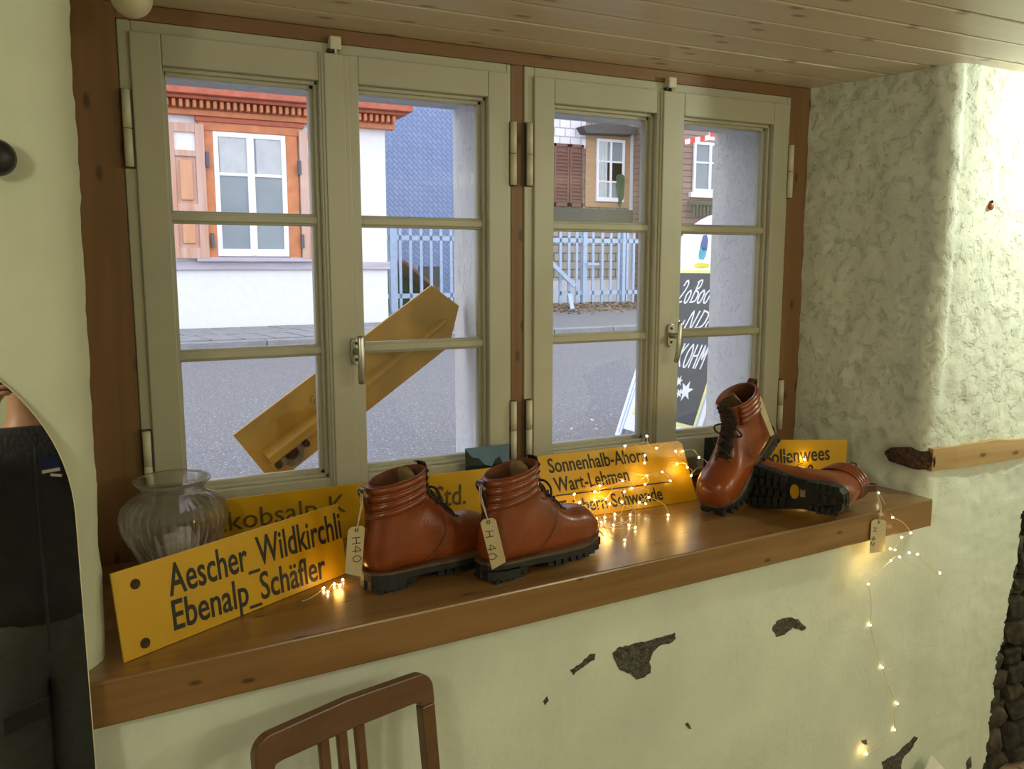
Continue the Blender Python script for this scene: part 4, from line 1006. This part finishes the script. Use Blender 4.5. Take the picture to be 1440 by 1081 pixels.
def far_window(par, x0, x1, z0, z1, Y, zt, mul=.10):
    f = MB(); t = .07
    f.box((x0, Y-.03, z0), (x0+t, Y+.03, z1)).box((x1-t, Y-.03, z0), (x1, Y+.03, z1)).box((x0+t, Y-.03, z1-t), (x1-t, Y+.03, z1)).box((x0+t, Y-.03, z0), (x1-t, Y+.03, z0+t*1.5))
    xm = (x0+x1)/2; f.box((xm-mul/2, Y-.04, z0+.01), (xm+mul/2, Y+.02, z1-.01))
    for z in zt: f.box((x0+t, Y-.027, z-.022), (x1-t, Y+.02, z+.022))
    w = f.build('window', M['win_white'], par, bevel=.006)
    zz = [z0+t]+list(zt)+[z1-t]
    for a, b in ((x0+t, xm-mul/2), (xm+mul/2, x1-t)):
        for c, d in zip(zz, zz[1:]): MB().box((a-.01, Y-.005, c-.01), (b+.01, Y+.005, d+.01)).build('pane', M['far_glass'], w)
    return w
hw = far_window(h1, 1.79, 2.79, 1.63, 3.345, HY-.03, (2.77,))
mb = MB()
for s_ in range(2):   # lace half curtains
    a = 1.87+.50*s_; rows = []
    for z in (3.28, 2.86, 2.80): rows.append([(a+.38*t, HY-.042-.004*math.sin(t*30), z-(.012*abs(math.sin(t*25)) if z < 2.85 else 0)) for t in lin(0, 1, 40)])
    mb.strip(rows)
mb.build('half_curtain', M['curtain'], hw)
sr = MB().box((1.60, HY-.07, 3.345), (3.02, HY, 3.53)).box((1.66, HY-.07, 1.56), (1.79, HY, 3.345)).box((2.79, HY-.07, 1.56), (2.96, HY, 3.345)).build('window_surround', M['orange_wood'], h1, bevel=.012)
MB().box((1.57, HY-.10, 3.46), (3.05, HY, 3.53)).build('surround_moulding', M['orange_dark'], sr, bevel=.01)
MB().box((1.5, HY-.12, 1.555), (3.1, HY, 1.615)).build('window_ledge', M['grey_beam'], h1, bevel=.01)
def shutter(x0, x1):
    s_ = MB(); z0, z1 = 1.60, 3.42; Y = HY-.075; t = .12
    s_.box((x0, Y-.05, z0), (x0+t, Y, z1)).box((x1-t, Y-.05, z0), (x1, Y, z1))
    for a, b in ((z0, z0+.15), (2.20, 2.34), (2.98, 3.06), (3.30, z1)): s_.box((x0+t, Y-.048, a), (x1-t, Y, b))
    s_.box((x0+t, Y-.015, z0+.15), (x1-t, Y-.005, 2.98))
    o = s_.build('shutter', M['bleached'], h1, bevel=.008)
    for a, b in ((z0+.20, 2.15), (2.39, 2.93)): MB().box((x0+t+.05, Y-.045, a), (x1-t-.05, Y-.01, b)).build('shutter_panel', M['bleached_panel'], o, bevel=.02)
    MB().box((x0+t, Y-.012, 3.06), (x1-t, Y-.004, 3.30)).build('shutter_opening', M['house_white'], o)
    return o
shutter(1.16, 1.67); shutter(2.97, 3.50); shutter(-.9, -.4)
for x, z in ((1.70, 2.95), (1.72, 1.85), (2.965, 2.9), (2.975, 1.85)): MB().box((x-.02, HY-.14, z-.10), (x+.02, HY-.06, z+.10)).build('shutter_hinge', M['iron'], h1)
# ---- blue-grey shingled building
bb = MB().box((4.9, 17, G), (9.75, 21, 9.5)).build('shingled_building', M['slate_blue']); tag(bb, 'tall building clad in blue-grey diamond shingles behind the fence', 'building')
# lean-to with rusty tiles behind the fence
lt = empty('lean_to_shed', (6.5, 15.2, G)); tag(lt, 'low shed with rusty tiled roof behind the blue fence', 'shed')
A0 = at(552, 368, 15.3); A1 = at(612, 418, 15.3)
MB().add([(4.4,15.4,G),(A1.x,15.4,G),(A1.x,15.4,A1.z),(A0.x-.1,15.4,A0.z-.12),(4.4,15.4,A0.z-.12),(4.4,17,G),(A1.x,17,G),(A1.x,17,A1.z),(A0.x-.1,17,A0.z-.12),(4.4,17,A0.z-.12)],
    [(0,1,2,3,4),(9,8,7,6,5),(0,5,6,1),(1,6,7,2),(2,7,8,3),(3,8,9,4),(4,9,5,0)]).build('shed_wall', M['foliage'], lt).location = -lt.location
d = (A1-A0); n_ = 9
for i in range(n_):
    p = A0+d*((i+.5)/n_); q = MB().obox(p-lt.location, d*(1.25/n_), (0, 1.5, 0), Vector((d.z, 0, -d.x)).normalized()*-.07).build('roof_tile', M['rust_tile'], lt, bevel=.02); q.rotation_euler = (0, 0, 0)
MB().box((6.55, 15.25, G+.5), (7.0, 15.4, G+.95)).build('shed_door', M['dark_wood'], lt).location = -lt.location
# ---- brown shingled house
BY = 16.5
def wx(px, Y=BY, py=250): return at(px, py, Y).x
def wz(px, py, Y=BY): return at(px, py, Y).z
xa, xb = 9.76, wx(906)
bh = MB().box((xa, BY, G), (xb, BY+4, 9.5)).build('house', M['shingle_grey']); tag(bh, 'brownish shingled house with louvred shutters behind the fence', 'house')
zc_ = wz(800, 207); MB().box((xa, BY-.04, zc_), (wx(822), BY, 9.5)).build('white_shingles', M['shingle_white'], bh)
MB().box((wx(822), BY-.05, wz(850, 292)), (wx(884), BY, wz(850, 190))).build('window_surround', M['tan_wood'], bh, bevel=.01)
w_ = far_window(bh, wx(836), wx(875), wz(855, 284), wz(850, 196), BY-.08, (wz(855, 228), wz(855, 256)), .06)
mb = MB()
for a, b in ((wx(840), wx(851)),): mb.strip([[(a+(b-a)*t, BY-.10-.01*math.sin(t*16), z) for t in lin(0, 1, 16)] for z in (wz(850, 280), wz(850, 200))])
mb.build('curtain', M['curtain'], w_)
bm = bmesh.new(); bmesh.ops.create_icosphere(bm, subdivisions=3, radius=1)
for v in bm.verts: v.co = v.co*(1+.5*noise.noise(v.co*3)); v.co = Vector((v.co.x*.11, v.co.y*.04, v.co.z*.36*(1-.5*v.co.z)))
me = bpy.data.meshes.new('house_plant'); bm.to_mesh(me); bm.free(); me.materials.append(M['foliage']); pl = link('window_plant', me, w_); pl.location = (wx(869), BY-.12, wz(869, 256))
MB().prism([(wx(808), wz(810,180)), (wx(814), wz(814,190)), (wx(880), wz(880,192)), (wx(886), wz(886,182)), (wx(846), wz(846,173))], .35, frame(Vector((0, BY, 0)), Vector((1,0,0)), Vector((0,0,1)), Vector((0,-1,0)))).build('window_hood', M['dark_wood'], bh, bevel=.02)
def louvre(x0, x1, z0, z1):
    s_ = MB().box((x0, BY-.09, z0), (x0+.06, BY-.05, z1)).box((x1-.06, BY-.09, z0), (x1, BY-.05, z1)).box((x0, BY-.09, z1-.08), (x1, BY-.05, z1)).box((x0, BY-.09, z0), (x1, BY-.05, z0+.1)).box((x0+.02, BY-.06, z0), (x1-.02, BY-.045, z1)).build('shutter', M['brown_shutter'], bh, bevel=.005)
    z = z0+.13
    while z < z1-.1:
        MB().obox(((x0+x1)/2, BY-.075, z), (x1-x0-.12, 0, 0), (0, .03, .035), (0, -.006, .006)).build('slat', M['brown_shutter'], s_); z += .085
zt_, zb_ = wz(800, 203), wz(800, 291)
louvre(wx(777), wx(798), zb_, zt_); louvre(wx(799), wx(818), zb_, zt_)
MB().box((xa, BY-.07, wz(840, 312)), (xb, BY, wz(840, 294))).build('base_band', M['cement'], bh)
MB().box((xa, BY-.10, G), (xb, BY, wz(840, 394))).build('plinth', M['stucco'], bh)
MB().tube([(wx(897), BY-.12, G), (wx(897), BY-.12, 8)], .07, 12).build('downpipe', M['pipe'], bh, True)
MB().box((wx(884), BY-.06, G), (wx(893), BY, 8)).build('stone_strip', M['stucco'], bh)
# ---- far house right
FY = 15.0
fx0, fx1 = wx(938, FY), wx(1060, FY)
fh = MB().box((fx0, FY, G), (fx1, FY+1.4, 8)).build('house', M['siding_brown']); tag(fh, 'brown clad house with a pale window at the far right', 'house')
w_ = far_window(fh, wx(973,FY), wx(1018,FY), wz(985,272,FY), wz(985,200,FY), FY-.04, (wz(985,229,FY),), .08)
MB().box((wx(969,FY), FY-.10, wz(985,278,FY)), (wx(1022,FY), FY, wz(985,271,FY))).build('window_ledge', M['win_white'], fh)
rl = MB(); 
for i in range(10): rl.box((wx(968,FY)+i*.11, FY-.2, wz(985,306,FY)), (wx(968,FY)+i*.11+.06, FY-.16, wz(985,289,FY)))
rl.box((wx(962,FY), FY-.22, wz(985,289,FY)), (wx(1022,FY), FY-.14, wz(985,285,FY))).build('balustrade', M['cement'], fh)
# ---- red and white barrier tape
TY = 13.6
tp = empty('barrier_tape', at(955, 204, TY)); tag(tp, 'red and white barrier tape stretched before the far right house', 'tape')
q0, q1 = at(905, 214, TY), at(1012, 194, TY); n_ = 15
for i in range(n_):
    a, b = q0+(q1-q0)*(i/n_), q0+(q1-q0)*((i+1)/n_); MB().add([a-tp.location, b-tp.location, b-tp.location+Vector((0,0,.11)), a-tp.location+Vector((0,0,.11)), a-tp.location+Vector((0,.01,0)), b-tp.location+Vector((0,.01,0)), b-tp.location+Vector((0,.01,.11)), a-tp.location+Vector((0,.01,.11))], [(0,1,2,3),(7,6,5,4),(0,4,5,1),(2,6,7,3),(1,5,6,2),(0,3,7,4)]).build('tape_band', M['red_band' if i % 2 else 'white_band'], tp)
p = at(1001, 187, TY)-tp.location; pp = at(1010, 187, TY)-tp.location
MB().box((pp.x-.05, -.02, G-tp.location.z), (pp.x+.05, .02, pp.z+.10)).build('tape_pole', M['white_band'], tp)
MB().box((p.x-.07, -.02, p.z-.16), (p.x+.07, .02, p.z+.10)).build('tape_post', M['white_band'], tp); MB().box((p.x-.06, -.03, p.z-.08), (p.x+.06, -.02, p.z+.06)).build('tape_flag', M['red_band'], tp)
# ---- blue-grey metal fence
fn = empty('metal_fence', (9, 14, G)); tag(fn, 'pale blue-grey metal bar fence on the far side of the street', 'fence')
def fbox(name, a, b, me=None): return MB().box(Vector(a)-fn.location, Vector(b)-fn.location).build(name, M['fence_blue'], fn)
z0f, z1f = G+.10, 2.27
bar_me = MB().box((-.028, -.02, 0), (.028, .02, z1f-z0f)).mesh('fence_bar', M['fence_blue'])
bars = [wx(px, 14, 350) for px in (548, 562.5, 577, 592, 606, 620, 634, 648, 662, 676, 690, 704, 718, 732, 746, 760, 774, 788, 800, 811, 834, 847, 859, 870, 882, 891, 901)]
for x in bars: link('fence_bar', bar_me, fn).location = (x-9, 0, z0f-G)
for px, w in ((552, .07), (821, .05), (875.5, .035)): x = wx(px, 14, 350); fbox('fence_post', (x-w, 13.93, G), (x+w, 14.05, z1f+.05))
for z in (wz(600, 335, 14), wz(800, 412, 14)): fbox('fence_rail', (bars[0]-.1, 13.98, z-.045), (bars[-1]+.1, 14.04, z+.045))
p, q = at(770, 364, 13.85), at(808, 402, 13.85); MB().bar(p-fn.location, q-fn.location, .05, .09).build('fence_brace', M['fence_blue'], fn)
p, q = at(801, 414, 13.7), at(806, 440, 13.0); MB().bar(p-fn.location, q-fn.location, .08, .05).build('fence_foot', M['fence_blue'], fn)
p, q = at(826, 371, 13.85), at(842, 371.5, 13.85); MB().bar(p-fn.location, q-fn.location, .05, .05).build('gate_lever', M['fence_blue'], fn)
# ---- leaf litter (nobody could count it)
random.seed(3); mb = MB()
for i in range(2600):
    x = random.uniform(8.0, 12.0); y = 13.95-abs(random.gauss(0, .75)); s_ = random.uniform(.025, .06); a = random.uniform(0, 6.3); t = random.uniform(-.6, .6); h = G+.06+max(0, .10-.12*(13.95-y))*random.random()
    ux = Vector((math.cos(a), math.sin(a), t*.5))*s_; uy = Vector((-math.sin(a), math.cos(a), random.uniform(-.5,.5)))*s_*.6; c = Vector((x, y, h+.02))
    mb.add([c-ux, c-uy, c+ux, c+uy, c+Vector((0,0,.008))], [(0,1,4),(1,2,4),(2,3,4),(3,0,4)])
o = mb.build('leaf_litter', M['leaf_litter']); tag(o, 'brown fallen leaves lying along the foot of the blue fence', 'leaves', kind='stuff')
# ---- old signpost board leaning outside the left window
PY = .225
Zs = Vector((0, -1, 0)); c0 = at(328, 612, PY); X = (at(607, 401, PY)-c0); Ls = X.length; X.normalize(); U = Zs.cross(X)
Mx = frame(c0, X, U, Zs); wd_ = -.172
print('outer sign len', round(Ls, 3))
tip = Mx.inverted() @ at(646, 430, PY); tip2 = Mx.inverted() @ at(641, 487, PY)
o = MB().prism([(0,0),(Ls,0),(tip.x,tip.y),(tip2.x,wd_*.92),(tip2.x-.03,wd_),(0,wd_)], -.012).build('arrow_signpost', M['sign_back'], bevel=.002, mw=Mx)
tag(o, 'bare ochre back of an arrow signpost leaning outside the left window', 'sign')
mb = MB(); ys = wd_*.60
mb.loft([[(x, ys-.018*s_, .0), (x, ys-.006*s_, .026*s_+.001), (x, ys+.006*s_, .026*s_+.001), (x, ys+.018*s_, 0)] for x, s_ in ((.03,1.5),(.10,1.55),(.20,1.3),(.28,1.0),(.50,.8),(Ls*.93,.6),(Ls*.97,.3))])
rg = mb.build('stiffening_rib', M['sign_back'], o, False, bevel=.002)
cl = MB().tube([(.085+.026*math.cos(a), ys-.022+.026*math.sin(a), .020) for a in lin(0, 2*PI, 24)[:-1]], .0095, 8, closed=True).build('clamp_ring', M['clamp'], o, True); MB().tube([(.085, ys-.022, .002), (.085, ys-.022, .016)], .022, 20).build('clamp_cup', M['rust'], cl)

for dx in (-.045, .045): MB().tube([(.085+dx, ys-.024-.005, .004), (.085+dx, ys-.024-.005, .022)], .009, 14).build('clamp_bolt', M['rust'], o, bevel=.001)
MB().obox((.085, ys-.026, .007), (.12, 0, 0), (0, .026, 0), (0, 0, .012)).build('clamp_plate', M['sign_back'], o, bevel=.003)
st = write('Gau', .018, .020, .2, x0=.205, y0=-.062); stroke_mesh(st, .0016, .0004).build('handwriting', M['rust'], o)
# ---- sandwich board
F0 = Vector((2.706, 2.008, G)); Lb = math.radians(20); X = Vector((0, -1, 0)); U = Vector((math.sin(Lb), 0, math.cos(Lb))); Z = X.cross(U)
MA = frame(F0, X, U, Z); ab = empty('sandwich_board', M=MA); tag(ab, 'white sandwich board with black chalk panel standing in the street', 'advertising board')
def ai(px, py): q = MA.inverted() @ onpl(px, py, F0, Z); return q.x, q.y
Wb = .70; x_0 = -.03
M['ab_white'] = plain('ab_white', (.82,.82,.84), .4, var=.03)
outl = [(x_0, 0), (x_0+.05, 0), (x_0+.055, .05), (x_0+Wb-.055, .05), (x_0+Wb-.05, 0), (x_0+Wb, 0), (x_0+Wb, 1.10)]+[(x_0+Wb/2+Wb/2*math.cos(a), 1.10+.24*math.sin(a)) for a in lin(.05, PI-.05, 16)]+[(x_0, 1.10)]
MB().prism(outl, -.03).build('front_leaf', M['ab_white'], ab, bevel=.004)
MB().prism(outl, -.03, Matrix.Translation(Vector((0, 0, 0)))).build('rear_leaf', M['ab_white'], ab, bevel=.004).matrix_local = Matrix.Translation((0, 0, -.03)) @ Matrix.Translation((0, 1.28, 0)) @ Matrix.Rotation(2*Lb, 4, 'X') @ Matrix.Translation((0, -1.28, 0))
MB().prism([(.075,.145),(.625,.145),(.625,1.005),(.075,1.005)], .002).build('yellow_border', M['pale_yellow'], ab)
MB().prism([(.095,.165),(.605,.165),(.605,.985),(.095,.985)], .004).build('chalk_panel', M['board_black'], ab)
for x in (x_0+.03, x_0+.055, Wb-.075): MB().prism([(x,.02),(x+.008,.02),(x+.008,1.09),(x,1.09)], .0015).build('blue_stripe', M['pale_blue'], ab)
hw_ = []
def chalk(txt, pl, pr, ptop, slant=.3):
    (x0, y0), (x1, y1), (_, y2) = ai(*pl), ai(*pr), ai(*ptop); st = write(txt, 1, 1, slant); mx = max(p[0] for s in st for p in s)
    return [[(x0+px_/mx*(x1-x0), y0+py_*(y2-y0)+(y1-y0)*px_/mx) for px_, py_ in s] for s in st]
st = chalk('2oBooT', (953,425), (1010,425), (962,395))+chalk('uNDo', (950,463), (1003,463), (960,438))+chalk('KOHM'.replace('O','0'), (950,515), (988,520), (956,482))
stroke_mesh(st, .010, .0008).build('chalk_writing', M['chalk'], ab, mw=Matrix.Translation((0, 0, .0042)))
def star(c, r, rot=0): return [(c[0]+(r if k % 2 == 0 else r*.42)*math.cos(PI*k/6+rot), c[1]+(r if k % 2 == 0 else r*.42)*math.sin(PI*k/6+rot)) for k in range(12)]
for (px, py), r in (((965,550), .060), ((956,536), .032), ((956,553), .030)): MB().prism(star(ai(px, py), r, .3), .001).build('chalk_star', M['chalk'], ab, mw=Matrix.Translation((0, 0, .0042)))
def blob(pxs, m, name, z=.0005): MB().prism([ai(*p) for p in pxs], .0015).build(name, M[m], ab, mw=Matrix.Translation((0, 0, z)))
blob([(989,331),(994,330),(996,338),(994,352),(988,353),(985,346)], 'emblem_blue', 'emblem_upper')
blob([(985,347),(994,350),(992,360),(989,365),(983,364),(983,355)], 'emblem_cyan', 'emblem_lower')
blob([(976,372),(984,369),(997,371),(996,376),(985,377),(977,376)], 'emblem_gold', 'emblem_flowers')

# ================================================================== the photographer (seen in the mirror)
M['skin'] = plain('skin', (.45,.24,.15), .5, var=.06); M['jacket'] = plain('jacket', (.012,.013,.016), .75, var=.3, scale=20, bump=.1, bscale=80); M['trousers'] = plain('trousers', (.055,.060,.058), .85, var=.15, scale=30, bump=.1, bscale=200)
M['hair'] = plain('hair', (.05,.03,.02), .6, var=.3, scale=80); M['navy'] = plain('navy', (.012,.02,.12), .6)
def skin(name, verts, edges, radii, m, parent=None, sub=2, root=0):
    me = bpy.data.meshes.new(name); me.from_pydata([Vector(v) for v in verts], edges, []); o = bpy.data.objects.new(name, me); COL.objects.link(o)
    sm = o.modifiers.new('skin', 'SKIN'); sm.use_smooth_shade = True
    for i, r in enumerate(radii):
        sv = me.skin_vertices[0].data[i]; sv.radius = r if isinstance(r, tuple) else (r, r); sv.use_root = (i == root)
    ss = o.modifiers.new('sub', 'SUBSURF'); ss.levels = sub; ss.render_levels = sub
    dg = bpy.context.evaluated_depsgraph_get(); nm_ = bpy.data.meshes.new_from_object(o.evaluated_get(dg)); nm_.name = name; nm_.materials.clear(); nm_.materials.append(m)
    for p in nm_.polygons: p.use_smooth = True
    bpy.data.objects.remove(o); return link(name, nm_, parent)
V = [(0,0,1.00),(0,0,1.18),(0,-.01,1.36),(0,-.015,1.52),(0,0,1.60),(0,.015,1.69),(0,.005,1.79)]; Rr_ = [(.13,.10),(.12,.095),(.145,.105),(.062,.06),(.055,.055),(.070,.085),(.066,.080)]
Eg = [(0,1),(1,2),(2,3),(3,4),(4,5),(5,6)]
def chain(start, pts, rad):
    p = start
    for q, r in zip(pts, rad): V.append(q); Rr_.append(r); Eg.append((p, len(V)-1)); p = len(V)-1
    return p
for s_ in (-1, 1):
    wrist = chain(2, [(s_*.18,-.01,1.47),(s_*.25,.02,1.32),(s_*.28,.07,1.20),(s_*.20,.13,1.38),(s_*.125,.17,1.55),(s_*.098,.205,1.625)], [.068,.052,.045,.042,.030,(.036,.022)])
    for k in range(4):   # four fingers closing on the back of the phone
        z = 1.665-.019*k; ln = (.9,1.0,.95,.75)[k]
        chain(wrist, [(s_*.096,.232,z),(s_*.086,.262,z+.004),(s_*(.086-.026*ln),.270,z+.006),(s_*(.086-.045*ln),.264,z+.006)], [.0115,.0095,.0085,.0075])
    chain(wrist, [(s_*.080,.222,1.610),(s_*.066,.232,1.634),(s_*.050,.234,1.650)], [.013,.011,.009])
    chain(0, [(s_*.085,0,.90),(s_*.083,.01,.70),(s_*.082,.02,.50),(s_*.084,.0,.30),(s_*.088,-.02,.09),(s_*.098,.06,.045),(s_*.103,.13,.035)], [.088,.072,.055,.052,.038,.040,.034])
chain(5, [(0,.105,1.700),(0,.118,1.690)], [.018,.012])   # nose
body = skin('person', V, Eg, Rr_, M['skin']); body.location = (.04, -2.285, FLOOR)
tag(body, 'person in dark jacket and grey trousers holding up a phone, reflected in the mirror', 'person')
JV = [(0,0,.86),(0,0,1.02),(0,0,1.2),(0,-.01,1.37),(0,-.01,1.52)]; JE = [(0,1),(1,2),(2,3),(3,4)]; JR = [(.205,.15),(.20,.145),(.195,.14),(.195,.14),(.085,.085)]
for s_ in (-1, 1):
    p = 3
    for q, r in (((s_*.19,-.01,1.46),.088),((s_*.265,.02,1.31),.070),((s_*.295,.07,1.19),.064),((s_*.21,.13,1.37),.058),((s_*.132,.17,1.54),.045)):
        JV.append(q); JR.append(r); JE.append((p, len(JV)-1)); p = len(JV)-1
jk = skin('jacket', JV, JE, JR, M['jacket'], body); 
TV = [(0,0,1.0),(0,0,.93)]; TE = [(0,1)]; TR = [(.17,.125),(.175,.13)]
for s_ in (-1, 1):
    p = 1
    for q, r in (((s_*.085,0,.80),.112),((s_*.083,.01,.62),.102),((s_*.082,.02,.47),.094),((s_*.084,.0,.28),.088),((s_*.086,-.01,.10),.082)):
        TV.append(q); TR.append(r); TE.append((p, len(TV)-1)); p = len(TV)-1
tr = skin('trousers', TV, TE, TR, M['trousers'], body)
for s_ in (-1, 1): skin('shoe', [(s_*.09,-.05,.055),(s_*.096,.04,.055),(s_*.103,.15,.045)], [(0,1),(1,2)], [.055,.052,.045], M['black'], body)
MB().ball((0,-.012,1.775), .108, 24, 16, (.80,.98,.92)).build('hair', M['hair'], body, True)
for s_ in (-1, 1): MB().ball((s_*.032,.085,1.735), .012, 12, 8).build('eye', M['white_paper'], body, True); MB().ball((s_*.078,.0,1.715), .03, 12, 8, (.3,.7,1)).build('ear', M['skin'], body, True)
MB().ball((0,.092,1.655), .022, 12, 8, (1,.3,.3)).build('mouth', M['leather_dark'], body, True)
bpy.context.view_layer.update()
ok_, hp_, hn_, _ = jk.ray_cast(Vector((.045, 1, 1.40)), Vector((0, -1, 0))); by = hp_.y if ok_ else .12
e_ = MB().obox((.045, by+.002, 1.40), (.055, 0, 0), (0, .010, 0), (0, .012, .045)).build('chest_badge', M['navy'], jk); MB().obox((.047, by+.006, 1.378), (.05, 0, .004), (0, .010, 0), (0, 0, .010)).build('badge_line', M['white_band'], e_); MB().obox((.060, by+.008, 1.362), (.03, 0, -.006), (0, .010, 0), (0, 0, .008)).build('badge_line', M['white_band'], e_)
MB().tube([(.0,.140,1.46),(.0,.150,1.30),(.0,.158,1.1),(.0,.165,.84)], .004, 6).build('zip', M['black'], jk)
MB().obox((-.075,.150,.66), (.12,0,.03), (0,.02,0), (0,0,.05)).build('pocket_flap', M['black'], tr)
ph = MB().box((-.075, -.004, -.036), (.075, .004, .036)).build('phone', M['black'], bevel=.004); ph.location = (.025, -2.020, 1.5); tag(ph, 'black phone held up in both hands of the mirrored person', 'phone')
